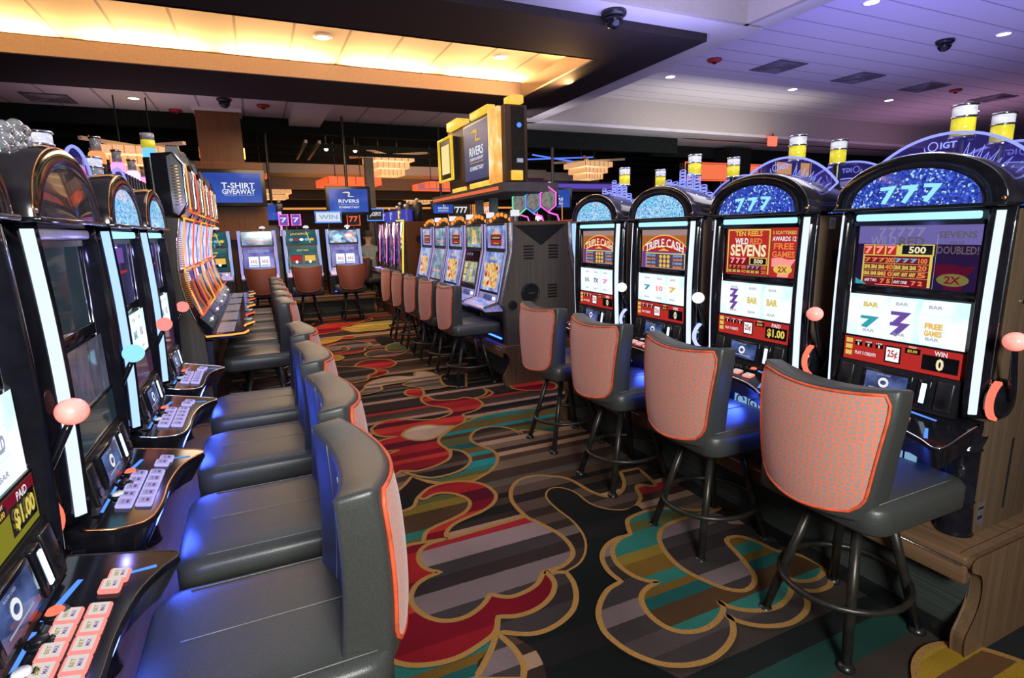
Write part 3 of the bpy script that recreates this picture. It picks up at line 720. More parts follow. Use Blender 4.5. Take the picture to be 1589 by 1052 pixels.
DIM_V = glow('dim_violet_letter', (.28, .26, .5), .8); DIM_O = glow('dim_olive', (.22, .19, .06), .8)
def pay_sevens(p, y, bright):
    x0, x1, z0, z1 = -0.215, 0.215, 1.30, 1.535
    if bright:
        panel(p, x0, x1, z0, z1, y, DRED_E)
        panel(p, -.205, .062, 1.308, 1.53, y - .001, YEL_E)
        panel(p, -.197, .054, 1.30, 1.523, y - .0015, RED_E)
        p.text('TEN REELS', .17, .024, face_m(-.07, y - .003, 1.508), GOLD_E)
        p.text('WILD', .085, .032, face_m(-.112, y - .003, 1.47), WHITE_E, .03)
        p.text('RED', .075, .03, face_m(-.022, y - .003, 1.47), ORG_E, .03)
        p.text('SEVENS', .225, .06, face_m(-.07, y - .003, 1.424), CREAM_E, .035)
        panel(p, -.19, .05, 1.305, 1.388, y - .002, DRED_E)
        for k in range(3): p.text('7', .03, .03, face_m(-.165 + .036 * k, y - .003, 1.371), PINK_G, .05)
        panel(p, -.058, .05, 1.352, 1.39, y - .0025, YEL_E)
        panel(p, -.05, .045, 1.356, 1.386, y - .003, BLK_E)
        p.text('500', .055, .022, face_m(0, y - .004, 1.371), CREAM_E, .03)
        for r, zz in enumerate((1.34, 1.318)):
            for k in range(3):
                p.text('7' if r == 0 else 'BAR', .022, .015, face_m(-.178 + .028 * k, y - .003, zz), ORG_E if r == 0 else YEL_E, .04)
                p.text('7' if r == 0 else 'BAR', .022, .015, face_m(-.06 + .028 * k, y - .003, zz), BLU_E if r == 0 else YEL_E, .04)
            p.text(('200', '40')[r], .03, .018, face_m(-.092, y - .003, zz), ORG_E, .03)
            p.text(('100', '20')[r], .03, .018, face_m(.033, y - .003, zz), ORG_E, .03)
        panel(p, .066, .215, 1.30, 1.535, y - .001, RED_E)
        p.text('3 SCATTERED', .13, .016, face_m(.14, y - .003, 1.512), YEL_E)
        p.text('AWARDS 12', .13, .022, face_m(.14, y - .003, 1.483), WHITE_E)
        p.text('FREE', .11, .03, face_m(.14, y - .003, 1.448), ORG_E, .03)
        p.text('GAMES', .125, .03, face_m(.14, y - .003, 1.41), ORG_E, .03)
    else:
        panel(p, x0, x1, z0, z1, y, glow('pay_violet_dark', (0.022, 0.01, 0.05), 0.9))
        panel(p, x0, .215, 1.465, 1.535, y - .0007, glow('pay_violet_haze', (0.2, 0.17, 0.5), 0.75))
        for k in range(5): p.text('7', .03, .035, face_m(-.12 + .035 * k, y - .002, 1.51), DIM_V, .03)
        p.text('WILD', .1, .036, face_m(-.115, y - .002, 1.476), DIM_V, .02)
        p.text('RED', .09, .034, face_m(-.01, y - .002, 1.474), DIM_E, .02)
        p.text('SEVENS', .12, .024, face_m(.14, y - .002, 1.5), DIM_E, .02)
        panel(p, -.19, .07, 1.303, 1.462, y - .001, YEL_E)
        panel(p, -.183, .06, 1.30, 1.418, y - .0015, DRED_E)
        for k in range(3):
            panel(p, -.188 + .044 * k, -.15 + .044 * k, 1.422, 1.46, y - .0015, RED_E)
            p.text('7', .03, .03, face_m(-.168 + .044 * k, y - .003, 1.441), PINK_G, .05)
        panel(p, -.045, .072, 1.422, 1.464, y - .002, YEL_E)
        panel(p, -.04, .067, 1.426, 1.46, y - .003, BLK_E)
        p.text('500', .06, .026, face_m(.015, y - .004, 1.443), CREAM_E, .03)
        rows = [('7', '200', '7', '100'), ('2BAR', '40', '2BAR', '20'), ('1BAR', '10', 'ANY', '5')]
        for r, (a, n1, b_, n2) in enumerate(rows):
            zz = 1.402 - .027 * r
            panel(p, -.183, .06, zz - .0142, zz - .0128, y - .0022, YEL_E)
            for k in range(3):
                p.text(a, .025, .016, face_m(-.168 + .028 * k, y - .003, zz), ORG_E if r == 0 else YEL_E, .05)
                p.text(b_, .025, .016, face_m(-.05 + .028 * k, y - .003, zz), BLU_E if r == 0 else YEL_E, .05)
            p.text(n1, .032, .02, face_m(-.083, y - .003, zz), ORG_E, .04)
            p.text(n2, .032, .02, face_m(.038, y - .003, zz), ORG_E, .04)
        panel(p, -.0655, -.064, 1.306, 1.415, y - .0022, YEL_E)
        p.text('ANY TWO', .05, .012, face_m(-.15, y - .003, 1.32), WHITE_E)
        p.text('7 5', .04, .018, face_m(-.092, y - .003, 1.319), ORG_E, .05)
        p.text('ANY ONE', .05, .012, face_m(-.035, y - .003, 1.318), WHITE_E)
        p.text('7 2', .04, .018, face_m(.025, y - .003, 1.317), ORG_E, .05)
        panel(p, -.13, 0.0, 1.303, 1.3055, y - .003, RED_G)
        panel(p, .078, .0795, 1.30, 1.5, y - .002, GREY_E)
        p.text('WINS ARE', .05, .009, face_m(.14, y - .002, 1.472), DIM_E)
        p.text('DOUBLED!', .13, .028, face_m(.146, y - .002, 1.445), DIM_E)
        p.poly([(-.212, y - .002, 1.302), (-.165, y - .002, 1.302), (-.212, y - .002, 1.325)], TEAL_E)
    # doubled seven symbol
    cx = .142
    p.poly([(cx - .066, y - .002, 1.39), (cx - .02, y - .002, 1.395), (cx + .03, y - .002, 1.386), (cx + .068, y - .002, 1.39), (cx + .045, y - .002, 1.358), (cx + .03, y - .002, 1.302), (cx - .03, y - .002, 1.302), (cx - .02, y - .002, 1.345), (cx - .064, y - .002, 1.35)], glow('maroon_seven', (.11, .006, .03), .8) if not bright else PINK_G)
    p.poly([(cx + .052 * math.cos(a * PI / 10), y - .003, 1.338 + .023 * math.sin(a * PI / 10)) for a in range(20)], YEL_E if bright else DIM_O)
    p.text('2X', .052, .028, face_m(cx, y - .004, 1.338), RED_E if bright else DRED_E, .03)

def pay_cash(p, y, tint):
    panel(p, -.215, .215, 1.30, 1.535, y, glow('cash_orange', (0.5, 0.17, 0.04), 0.8))
    panel(p, -.215, .215, 1.50, 1.535, y - .0008, glow('cash_haze', (0.45, 0.3, 0.28), 0.8))
    R = .30
    def arch(z, hw, h, m, d):
        pts = [(x, y - d, z + h * (1 - (x / hw) ** 2)) for x in [(-1 + 2 * k / 16) * hw for k in range(17)]]
        p.poly(pts + [(hw, y - d, 1.30), (-hw, y - d, 1.30)], m)
    arch(1.43, .205, .075, GOLD_E, .001)
    arch(1.428, .195, .07, RED_E, .0014)
    arch(1.395, .2, .045, GOLD_E, .0018)
    arch(1.39, .19, .042, RED_E, .0022)
    panel(p, -.205, .205, 1.30, 1.403, y - .0026, PUR_E)
    p.text('TRIPLE CASH', .35, .052, face_m(0, y - .004, 1.455), WHITE_E if tint else CREAM_E, .02, arc=.42)
    p.poly([(-.05, y - .003, 1.408), (-.015, y - .003, 1.418), (0, y - .003, 1.424), (.015, y - .003, 1.418), (.05, y - .003, 1.408)], GOLD_E)
    panel(p, -.17, .19, 1.302, 1.395, y - .003, YEL_E)
    panel(p, -.163, .183, 1.304, 1.388, y - .0035, glow('cash_grid', (0.1, 0.07, 0.16), 0.8))
    for r in range(4):
        zz = 1.378 - .022 * r
        p.text('BAR BAR', .085, .014, face_m(-.115, y - .004, zz), BLU_E if r % 2 == 0 else ORG_E, .04)
        p.text(('5000', '2000', '1000', '500')[r], .08, .016, face_m(.125, y - .004, zz), BLU_E if r % 2 == 0 else ORG_E, .04)
    for i in range(3):
        for j in range(3):
            p.poly([(-.025 + .035 * i + .014 * math.cos(a * PI / 6), y - .004, 1.372 - .027 * j + .012 * math.sin(a * PI / 6)) for a in range(12)], GOLD_E)

def reel_art(p, y, kind, off=False):
    """three reels with printed symbols on the lower screen"""
    base = REEL_OFF if off else REEL_E
    panel(p, -.218, .218, 1.09, 1.262, y, base)
    strip = screen_mat('reel_dim_strip', [(0.4, (0.1, 0.1, 0.15)), (0.6, (0.2, 0.19, 0.3))], 9, 0.6) if off else REEL_W
    for k in range(3):
        cx = -.125 + .118 * k
        pts = []
        for a in range(9):
            z = 1.095 + .162 * a / 8
            pts.append((cx - .042 - .012 * math.sin(PI * a / 8), y - .001, z))
        for a in range(9):
            z = 1.257 - .162 * a / 8
            pts.append((cx + .055 - .012 * math.sin(PI * a / 8), y - .001, z))
        p.poly(pts, strip)
        if off: continue
        for dz in (.03, -.03):
            panel(p, cx - .045, cx + .045, 1.176 + dz - .0006, 1.176 + dz + .0006, y - .0015, BAR_L)
        sym = {'a': ('BAR', '7', 'FREE'), 'b': ('777', 'BAR', 'BAR'), 'c': ('7', '10', '7'), 'd': ('BAR', '7X', '7'), 'e': ('7', 'BAR', 'WILD')}[kind][k]
        col = {'a': (YEL_E, VIO_E, ORG_E), 'b': (VIO_E, YEL_E, YEL_E), 'c': (TEAL_E, PINK_G, GOLD_E), 'd': (GREY_E, VIO_E, MAG_N), 'e': (BLU_E, TEAL_E, GREY_E)}[kind][k]
        if sym == '777':
            for q in range(3): p.text('7', .055, .045, face_m(cx, y - .002, 1.205 - .033 * q), VIO_E if q != 1 else PUR_E, .06)
        elif kind == 'a' and k == 1:
            for q in range(2): p.text('7', .075, .055, face_m(cx, y - .002, 1.178 - .043 * q), VIO_E, .06)
        elif kind == 'a' and k == 0:
            p.text('BAR', .06, .02, face_m(cx, y - .002, 1.222), YEL_E, .05); p.text('7', .075, .05, face_m(cx, y - .002, 1.15), TEAL_E, .06)
        elif kind == 'a' and k == 2:
            p.text('FREE', .06, .022, face_m(cx, y - .002, 1.165), GOLD_E, .05); p.text('GAMES', .06, .022, face_m(cx, y - .002, 1.138), GOLD_E, .05)
        else:
            p.text(sym, .062, .034, face_m(cx, y - .002, 1.176), col, .05)
        for dz in ((-.062,) if kind == 'a' and k == 0 else (.058, -.062)):
            p.text('BAR', .045, .012, face_m(cx, y - .002, 1.178 + dz), GREY_E, .02)

def credit_art(p, y, word, amount, body=None):
    body = body or RED_E
    panel(p, -.218, .218, .985, 1.082, y, body)
    for k in range(3): panel(p, -.21, -.182, 1.055 - .026 * k, 1.074 - .026 * k, y - .001, YEL_E)
    for k in range(3):
        panel(p, -.172 + .042 * k, -.142 + .042 * k, 1.048, 1.068, y - .001, BLK_E)
        p.text('1', .006, .012, face_m(-.157 + .042 * k, y - .002, 1.056), CREAM_E)
        p.text('LINE', .024, .006, face_m(-.157 + .042 * k, y - .002, 1.068), WHITE_E)
    p.text('PLAY 3 CREDITS', .085, .014, face_m(-.125, y - .002, 1.018), WHITE_E)
    panel(p, -.05, .012, 1.0, 1.068, y - .001, BLK_E)
    panel(p, -.044, .006, 1.006, 1.062, y - .0015, REEL_W)
    p.text('25\u00a2', .038, .036, face_m(-.019, y - .003, 1.034), RED_E, .03)
    p.text('CREDIT', .03, .007, face_m(.052, y - .002, 1.076), CREAM_E)
    panel(p, .025, .08, 1.05, 1.072, y - .001, BLK_E)
    p.text('$0.00', .035, .013, face_m(.052, y - .002, 1.06), GOLD_E)
    panel(p, .088, .21, 1.0, 1.058, y - .001, BLK_E)
    p.text(word, .042 if len(word) < 4 else .05, .018, face_m(.15, y - .003, 1.068), WHITE_E, .02)
    p.text(amount, .026 if len(amount) < 3 else .1, .045, face_m(.15, y - .003, 1.028), CREAM_E if len(amount) < 3 else YEL_E, .04)

def fan_sign(t, z0, s=1.0, rev=False):
    """edge-lit arched acrylic sign with the maker's wordmark"""
    f = MB(); y = .1; R1, R0, zc = .37 * s, .285 * s, z0
    A = [math.radians(38 + 104 * k / 24) for k in range(25)]
    out = [(R1 * math.cos(a), zc + R1 * math.sin(a)) for a in A]; inn = [(R0 * math.cos(a), zc + R0 * math.sin(a)) for a in A]
    f.loft([[(o[0], y, o[1]), (o[0], y + .008, o[1]), (i[0], y + .008, i[1]), (i[0], y, i[1])] for o, i in zip(out, inn)], ACR_V, True, True, False)
    e = MB()
    e.tube([(o[0], y, o[1]) for o in out], .0055, VIOLET, 6)
    e.tube([(i[0], y, i[1]) for i in inn], .003, VIOLET, 6)
    for k in (0, 24): e.tube([(out[k][0], y, out[k][1]), (inn[k][0], y, inn[k][1])], .004, VIOLET, 6)
    for k in range(1, 24):
        if 10 <= k <= 14: continue
        a = A[k]; h = .05 if k % 2 else .032
        c, sn = math.cos(a), math.sin(a); w = .007
        b1 = (R0 * c - w * sn, y - .001, zc + R0 * sn + w * c); b2 = (R0 * c + w * sn, y - .001, zc + R0 * sn - w * c)
        e.tube([b1, ((R0 + h * s) * c, y - .001, zc + (R0 + h * s) * sn), b2], .0016, VIOLET, 5)
    zt = zc + (R0 + R1) / 2
    e.tube([(-.045 + .016 * math.cos(q * PI / 8), y - .002, zt + .016 * math.sin(q * PI / 8)) for q in range(16)], .002, VIOLET, 5, True)
    e.text('IGT', .055, .024, face_m(.008, y - .003, zt), VIOLET, .03)
    o = f.build('topper_sign', t)
    e.build('lit_engraving', o)

def coin_sign(t, z0):
    f = MB(); y = .1
    hs = (3, 4, 5, 4, 6, 5, 5, 4, 4)
    R = .285
    for k, n in enumerate(hs):
        a = math.radians(142 - 13 * k)
        cx, cz = R * math.cos(a), z0 + R * math.sin(a) - .02
        n2 = n - (1 if k in (3, 0) else 0)
        for q in range(n2):
            f.tube([(cx + .025 * math.cos(b * PI / 6), y, cz + .019 * q + .0075 * math.sin(b * PI / 6)) for b in range(12)], .0028, VIOLET, 5, True)
        for s in (-1, 1): f.tube([(cx + s * .025, y, cz), (cx + s * .025, y, cz + .019 * (n2 - 1))], .0022, VIOLET, 5)
    ar = [(R * math.cos(math.radians(38 + 104 * k / 20)), y, z0 + R * math.sin(math.radians(38 + 104 * k / 20)) - .02) for k in range(21)]
    f.tube(ar, .0035, VIOLET, 6)
    f.loft([[(p[0] * 1.0, y + .004, p[2]), (p[0] * 1.17, y + .004, z0 + (p[2] - z0) * 1.2)] for p in ar], ACR_V, False, False, False)
    f.text('IGT', .05, .02, face_m(0, y - .003, z0 + R + .012), VIOLET, .03)
    f.build('topper_sign', t)

def crystal_sign(t, z0):
    f = MB(); rnd = random.Random(3)
    for k in range(9):
        a = math.radians(140 - 12.5 * k); R = .2
        n = 4 if k in (2, 4, 5, 7) else 3
        for q in range(n):
            f.sphere((R * math.cos(a) + rnd.uniform(-.008, .008), .01, z0 + R * math.sin(a) - .02 + .026 * q), .022, ACR_C, None, 10, (1, .9, .85))
    f.build('topper_crystals', t)

def oval_sign(t, z0):
    f = MB(); y = .05
    z0 -= .06
    pts = [(.17 * math.cos(q * PI / 16), y, z0 + .315 + .115 * math.sin(q * PI / 16)) for q in range(32)]
    f.loft([pts, [(p[0], y + .01, p[2]) for p in pts]], ACR_V, True, True, False)
    f.tube(pts, .006, VIOLET, 6, True)
    for k in range(7): f.tube([(-.09 + .03 * k, y - .002, z0 + .27), (-.075 + .025 * k, y - .002, z0 + .37)], .0025, MAG_N if k % 3 == 0 else VIOLET, 5)
    f.box((0, y + .005, z0 + .22), (.14, .02, .06), BLACK)
    f.build('topper_sign', t)

def beacon(t, x, y, zb, zt, mid, top, pole=BLACK, r=.041, h=.128):
    b = MB()
    b.cyl((x, y, (zb + zt - h) / 2), .02, zt - h - zb, pole)
    o = b.build('beacon_pole', t)
    c = MB(); z = zt - h
    M = Matrix.Translation((x, y, 0))
    c.lathe([(r * 1.05, z), (r * 1.05, z + .012)], CHROME, 18, M)
    c.lathe([(r * .93, z + .012), (r * .93, z + h * .6)], mid, 18, M)
    c.lathe([(r * 1.04, z + h * .6), (r * 1.04, z + h * .66)], CHROME, 18, M)
    c.lathe([(r * .93, z + h * .66), (r * .93, z + h * .93)], top, 18, M)
    c.lathe([(r * 1.03, z + h * .93), (r * 1.03, z + h)], CHROME, 18, M)
    c.build('candle_light', t)

BUTTON = {}
def button_mesh(key, cap, face):
    if key not in BUTTON:
        b = MB()
        b.box((0, 0, .005), (.05, .041, .011), cap, .006)
        panel_pts = [(-.02, -.015, .011), (.02, -.015, .011), (.02, .015, .011), (-.02, .015, .011)]
        b.poly(panel_pts, face)
        b.text('BET' if key == 'p' else 'LINE', .022, .007, Matrix.Translation((0, .005, .0116)), glow('olive_ink', (.42, .36, .03), .8) if key == 'p' else VIO_E)
        b.text('MAX' if key == 'p' else '1', .02, .007, Matrix.Translation((0, -.006, .0116)), PUR_E if key == 'p' else VIO_E)
        o = b.build('button')
        BUTTON[key] = o.data
        bpy.data.objects.remove(o)
    return BUTTON[key]

def deck_edge(n=24):
    """plan outline of the button deck's front edge, viewer's left to right"""
    key = [(-.295, -.05), (-.288, -.13), (-.24, -.185), (-.14, -.2), (0, -.2), (.13, -.215), (.22, -.245), (.275, -.272), (.297, -.25), (.296, -.16), (.295, -.05)]
    return [(p.x, p.y) for p in catmull([(a, b, 0) for a, b in key], 5)]

def deck_z(y):
    return .845 + (y + .05) * .22

def make_reel_machine(label, game='a', group=None, ball=RED_G, hub=RED_G, top='fan', dome=None, buttons='row', lit=True, tube=None, dome777=True, cap=CANDLE_Y, trim=None, word=('WIN', '0'), credit=None, front=True):
    t = thing('slot_machine', label, 'slot machine', group=group)
    tube = tube or TUBE_L
    # wood cabinet
    c = MB()
    c.span((-.297, 0, .405), (.297, .36, 1.585), WALNUT, .004)
    for s in (-1, 1):
        c.span((s * .2975, .06, 1.525), (s * .2985, .1, 1.575), WHITE)
        for q in range(4): c.span((s * .2986, .064, 1.535 + .009 * q), (s * .2988, .096, 1.538 + .009 * q), BLACK)
        c.span((s * .2975, .02, .44), (s * .2985, .06, .53), SILVER)
        c.span((s * .2986, .024, .46), (s * .2988, .056, .475), NAVY); c.span((s * .2986, .024, .5), (s * .2988, .056, .51), BLACK)
        c.cyl((s * .3, .1, 1.27), .009, .008, CHROME, 'x'); c.span((s * .2975, .1, 1.34), (s * .299, .2, 1.43), BLACK)
        c.span((s * .2975, .19, .47), (s * .2995, .2, .75), BLACK)
    c.build('cabinet', t)
    # black bezel with curved side rails
    b = MB()
    b.span((-.24, -.02, .86), (.24, .0, 1.6), BLACK)
    for s in (-1, 1):
        rings = []
        for k in range(13):
            z = .86 + .74 * k / 12; bow = .012 * math.sin(PI * k / 12)
            x0, x1 = s * .225, s * (.296)
            rings.append([(x0, -.028, z), (s * .242, -.064 - bow, z), (s * .252, -.068 - bow, z), (s * .289, -.027 - bow, z), (x1, -.016 - bow * .5, z), (x1, .0, z), (x0, .0, z)])
        b.loft(rings, GLOSS, True, True, True)
    b.span((-.225, -.034, 1.262), (.225, -.02, 1.3), GLOSS, .004)
    b.span((-.225, -.05, 1.082), (.225, -.02, 1.09), GLOSS)
    b.span((-.225, -.05, 1.535), (.225, -.02, 1.552), GLOSS)
    b.span((-.225, -.055, 1.585), (.225, -.02, 1.602), GLOSS)
    b.span((-.297, -.092, 1.594), (.297, .0, 1.606), GLOSS, .003)
    for s in (-1, 1):
        b.tube([(s * .228, -.03, z) for z in (.88, 1.2, 1.55)], .0035, CHROME, 6)
        b.tube([(s * .296, -.018 - .008 * math.sin(PI * k / 12), .87 + .72 * k / 12) for k in range(13)], .0028, CHROME, 6)
    b.build('bezel', t)
    for s in (-1, 1):
        l = MB()
        rr = []
        for k in range(13):
            bw = .01 * math.sin(PI * k / 12); z = .875 + .705 * k / 12
            rr.append([(s * .261, -.062 - bw, z), (s * .266, -.065 - bw, z), (s * .279, -.05 - bw, z), (s * .28, -.043 - bw, z), (s * .272, -.046 - bw, z)])
        l.loft(rr, tube)
        l.build('light_tube', t)
    l = MB()
    l.box((0, -.05, 1.5675), (.43, .02, .026), BAR_L if lit else pbr('bar_faint_glow', (.25, .24, .3), .3, emit=(.3, .3, .4), es=.3), .006)  # bar of the switched-off machine is given a faint glow
    l.build('light_bar', t)
    # screens
    p = MB(); y = -.026
    if not lit: panel(p, -.215, .215, 1.30, 1.535, y, DARK_S)
    elif game in 'ab': pay_sevens(p, y, game == 'b')
    elif game in 'cd': pay_cash(p, y, game == 'c')
    else:
        panel(p, -.215, .215, 1.30, 1.535, y, screen_mat('dim_violet_screen', [(.3, (.02, .02, .07)), (.7, (.09, .08, .24))], 5, .7))
        panel(p, -.03, .1, 1.46, 1.52, y - .001, VIO_E); panel(p, .0, .13, 1.42, 1.43, y - .001, RED_E)
    p.build('pay_screen', t, recalc=False)
    p = MB(); reel_art(p, -.045, game, not lit); p.build('reel_screen', t, recalc=False)
    p = MB()
    if lit and game != 'e': credit_art(p, -.05, word[0], word[1], credit)
    else: panel(p, -.218, .218, .985, 1.082, -.05, DARK_S if not lit else screen_mat('dim_plum_screen', [(.3, (.03, .015, .05)), (.7, (.12, .04, .09))], 6, .7))
    p.build('credit_screen', t, recalc=False)
    # player panel with small display, bill slot and speakers
    q = MB()
    q.prism([(-.02, .845), (-.075, .845), (-.055, .982), (-.02, .982)], 'x', -.225, .225, BLACK)
    T = Matrix.Translation((0, -.0755, .85)) @ Matrix.Rotation(-math.atan2(.02, .137), 4, 'X')
    q.box((-.02, -.003, .068), (.19, .014, .1), GLOSS, .004, T)
    q.poly([(-.1, -.011, .03), (.06, -.011, .03), (.06, -.011, .108), (-.1, -.011, .108)], LCD, T)
    q.poly([(-.027 + .02 * math.cos(a * PI / 8), -.0118, .07 + .02 * math.sin(a * PI / 8)) for a in range(16)], WHITE_E, T)
    q.poly([(-.027 + .012 * math.cos(a * PI / 8), -.0122, .07 + .009 * math.sin(a * PI / 8)) for a in range(16)], LCD, T)
    q.poly([(-.08, -.0118, .042), (.03, -.0118, .042), (.03, -.0118, .046), (-.08, -.0118, .046)], GREY_E, T)
    q.text('PLAYER CARD', .05, .006, T @ face_m(-.03, -.012, .1), GREY_E)
    for s in (-1, 1):
        q.box((s * .185, -.002, .065), (.055, .012, .11), BLACK, .004, T)
        q.cyl((s * .185, -.009, .04), .016, .006, GLOSS, 'y', 14, T)
    q.box((.118, -.003, .062), (.045, .014, .105), GLOSS, .004, T)
    o = q.build('player_panel', t)
    q = MB(); q.box((.118, -.011, .065), (.017, .006, .075), W_LED, .002, T); q.build('bill_slot_light', o)
    # button deck
    d = MB(); E = deck_edge()
    topv = [(x, yy, deck_z(yy)) for x, yy in E] + [(.295, -.02, .85), (-.295, -.02, .85)]
    midv = [(x * 1.004, yy * 1.0 - .004, deck_z(yy) - .018) for x, yy in E] + [(.296, -.02, .82), (-.296, -.02, .82)]
    lowv = [(x * .95, yy * .82 - .005, deck_z(yy) - .085 + .03 * (yy + .05)) for x, yy in E] + [(.29, -.02, .76), (-.29, -.02, .76)]
    d.loft([topv, midv, lowv], GLOSS, True, True, False)
    d.tube([(x, yy - .001, deck_z(yy) - .002) for x, yy in E], .0035, trim or CHROME, 6)
    d.poly([(.05, -.075, deck_z(-.075) + .001), (.19, -.1, deck_z(-.1) + .001), (.19, -.11, deck_z(-.11) + .001), (.05, -.088, deck_z(-.088) + .001)], BLUE_ST)
    d.poly([(.19, -.17, deck_z(-.17) + .001), (.2, -.17, deck_z(-.17) + .001), (.235, -.235, deck_z(-.235) + .001), (.222, -.237, deck_z(-.237) + .001)], BLUE_ST)
    d.poly([(-.2, -.072, deck_z(-.072) + .001), (.02, -.072, deck_z(-.072) + .001), (.02, -.08, deck_z(-.08) + .001), (-.2, -.08, deck_z(-.08) + .001)], SILVER if buttons == 'row' else BLUE_ST)
    for k, m in enumerate((WHITE, BLACK, RED_G)):
        d.lathe([(.024, .0), (.024, .006), (.018, .008)], GLOSS, 16, Matrix.Translation((-.1 + .085 * k, -.094, deck_z(-.094))))
        d.lathe([(.016, .008), (.012, .014)], m, 14, Matrix.Translation((-.1 + .085 * k, -.094, deck_z(-.094))))
    d.build('button_deck', t)
    slots = []
    if buttons == 'row':
        slots = [(-.2, -.135), (-.13, -.14), (-.06, -.145), (.02, -.152), (.1, -.16)]
    else:
        for k in range(5): slots += [(-.155 + .052 * k, -.118), (-.145 + .052 * k, -.162)]
        slots += [(.15, -.165), (.19, -.172)]
    if buttons == 'lav':
        me = button_mesh('v', LAV_G, glow('lav_face', (.5, .45, .8), .8))
    else:
        me = button_mesh('p', PINK_G, CREAM_E if buttons == 'pink' else glow('pale_face', (.85, .75, .72), .9))
    for x, yy in slots:
        o = bpy.data.objects.new('button', me); COL.objects.link(o); o.parent = t
        o.location = (x, yy, deck_z(yy)); o.rotation_euler = (math.atan(.22), 0, 0)
    # lower body
    q = MB()
    q.span((-.25, -.02, .41), (.25, .0, .79), NAVY)
    q.box((0, -.026, .64), (.2, .012, .085), glow('plate_lit', (.3, .55, .85), .7), .012)
    q.text('IGT', .085, .042, face_m(.03, -.0335, .64), BLK_E, .02)
    q.tube([(-.055 + .024 * math.cos(a * PI / 8), -.0335, .64 + .024 * math.sin(a * PI / 8)) for a in range(14)], .004, BLK_E, 6)
    q.build('belly_door', t)
    for s in (-1, 1):
        q = MB()
        q.lathe([(.062, .405), (.056, .42), (.052, .5), (.05, .53), (.054, .533), (.054, .538), (.05, .541), (.05, .73), (.054, .735), (.054, .741), (.05, .745), (.06, .79)], GLOSS, 20, Matrix.Translation((s * .245, -.012, 0)))
        q.cyl((s * .27, -.06, .66), .012, .012, CHROME, 'y', 12)
        q.build('corner_column', t)
    q = MB()
    q.box((0, -.1, .752), (.4, .03, .012), BLUE_LED)
    q.build('under_light', t)
    # arched top box
    def arc(hw, h, yy, z0=1.604, n=28):
        return [(hw * math.cos(PI - PI * k / n), yy, z0 + h * math.sin(PI - PI * k / n) ** .9) for k in range(n + 1)]
    q = MB()
    q.loft([arc(.292, .183, -.08), arc(.296, .19, -.065), arc(.296, .186, .0), arc(.294, .172, .09), arc(.285, .14, .22), arc(.27, .1, .355), arc(.25, .085, .36)], DOMEP, False, False, True)
    q.loft([arc(.222, .132, -.078), arc(.255, .156, -.088), arc(.292, .183, -.08)], GLOSS, False, False, True)
    q.poly(arc(.25, .085, .36), DOMEP)
    q.tube(arc(.293, .184, -.078), .0022, COPPER if not front or buttons != 'row' else CHROME, 6)
    for k in (5, 14, 22):
        v = arc(.296, .187, -.0)[k]; q.sphere(v, .0035, W_LED, None, 8)
    for s in (-1, 1): q.box((s * .28, -.07, 1.618), (.022, .026, .02), CHROME if buttons == 'lav' else COPPER, .007)
    q.build('arched_top', t)
    q = MB()
    q.loft([arc(.224, .134, -.079), [(x * .02, yy, 1.604 + (z - 1.604) * .02) for x, yy, z in arc(.225, .135, -.09)]], dome or DOME_BLUE, False, False, True)
    if dome777:
        for k in range(3): q.text('7', .06, .065, face_m(-.075 + .075 * k, -.094, 1.648) @ Matrix.Rotation(-.06 * (k - 1), 4, 'Z'), glow('seven_cyan', (.35, .85, 1.0), 1.0), .03)
    q.build('arch_window', t, recalc=False)
    if top == 'fan': fan_sign(t, 1.50)
    elif top == 'coin': coin_sign(t, 1.52)
    elif top == 'crystal': crystal_sign(t, 1.585)
    elif top == 'oval': oval_sign(t, 1.52)
    beacon(t, 0, .19 if buttons == 'row' else .15, 1.68, 1.978 if buttons == 'row' else 1.94, cap, CANDLE_W)
    # pull handle on the viewer's right
    h = MB()
    h.lathe([(.075, 0), (.075, .02), (.06, .035), (.03, .04)], GLOSS, 24, Matrix.Translation((.298, .02, .93)) @ Matrix.Rotation(PI / 2, 4, 'Y'))
    ho = h.build('handle_hub', t)
    h = MB()
    h.loft([[(.3 + .03 * w, .02 - r * math.sin(a), .93 + r * math.cos(a)) for r, w in ((.062, .15), (.078, .15), (.078, .85), (.062, .85))] for a in [math.radians(25 + 130 * k / 12) for k in range(13)]], hub, True, True, False)
    h.build('glow_ring', ho)
    h = MB()
    h.tube([(.335, .02, .94), (.35, -.0, .97), (.372, -.075, 1.115), (.375, -.088, 1.14)], [.017, .013, .009, .008], GLOSS, 10)
    ho = h.build('handle_arm', t)
    h = MB(); h.sphere((.376, -.092, 1.16), .034, ball, None, 18, (1, 1, .92)); h.build('handle_ball', ho)
    return t

GS = 'reel slot machines on the right platform'
YR = [1.275 + .712 * k for k in range(4)]
BALLR = pbr('ball_red', (.9, .5, .45), .25, emit=(1, .16, .1), es=.75)
BALLW = glow('ball_white', (.9, .88, 1.0), 1.2); BLUEW = glow('hub_bluewhite', (.35, .4, 1.0), 2.0); BALLB = glow('ball_blue', (.3, .75, 1.0), 1.2)
R1 = make_reel_machine('reel slot machine nearest on the right, dark violet pay screen and WIN 0', 'a', GS, ball=BALLR)
R1.location = (2.29, YR[0], 0); R1.rotation_euler = (0, 0, POS_R)
R2 = make_reel_machine('reel slot machine with bright red sevens pay screen and PAID 1.00', 'b', GS, ball=BALLR, hub=RED_G, word=('PAID', '$1.00'))
R2.location = (2.29, YR[1], 0); R2.rotation_euler = (0, 0, POS_R)
R3 = make_reel_machine('slot machine with orange arched-title pay screen, third from the front on the right', 'c', GS, ball=BALLW, hub=BLUEW, top='coin', dome=DOME_CYAN, dome777=False)
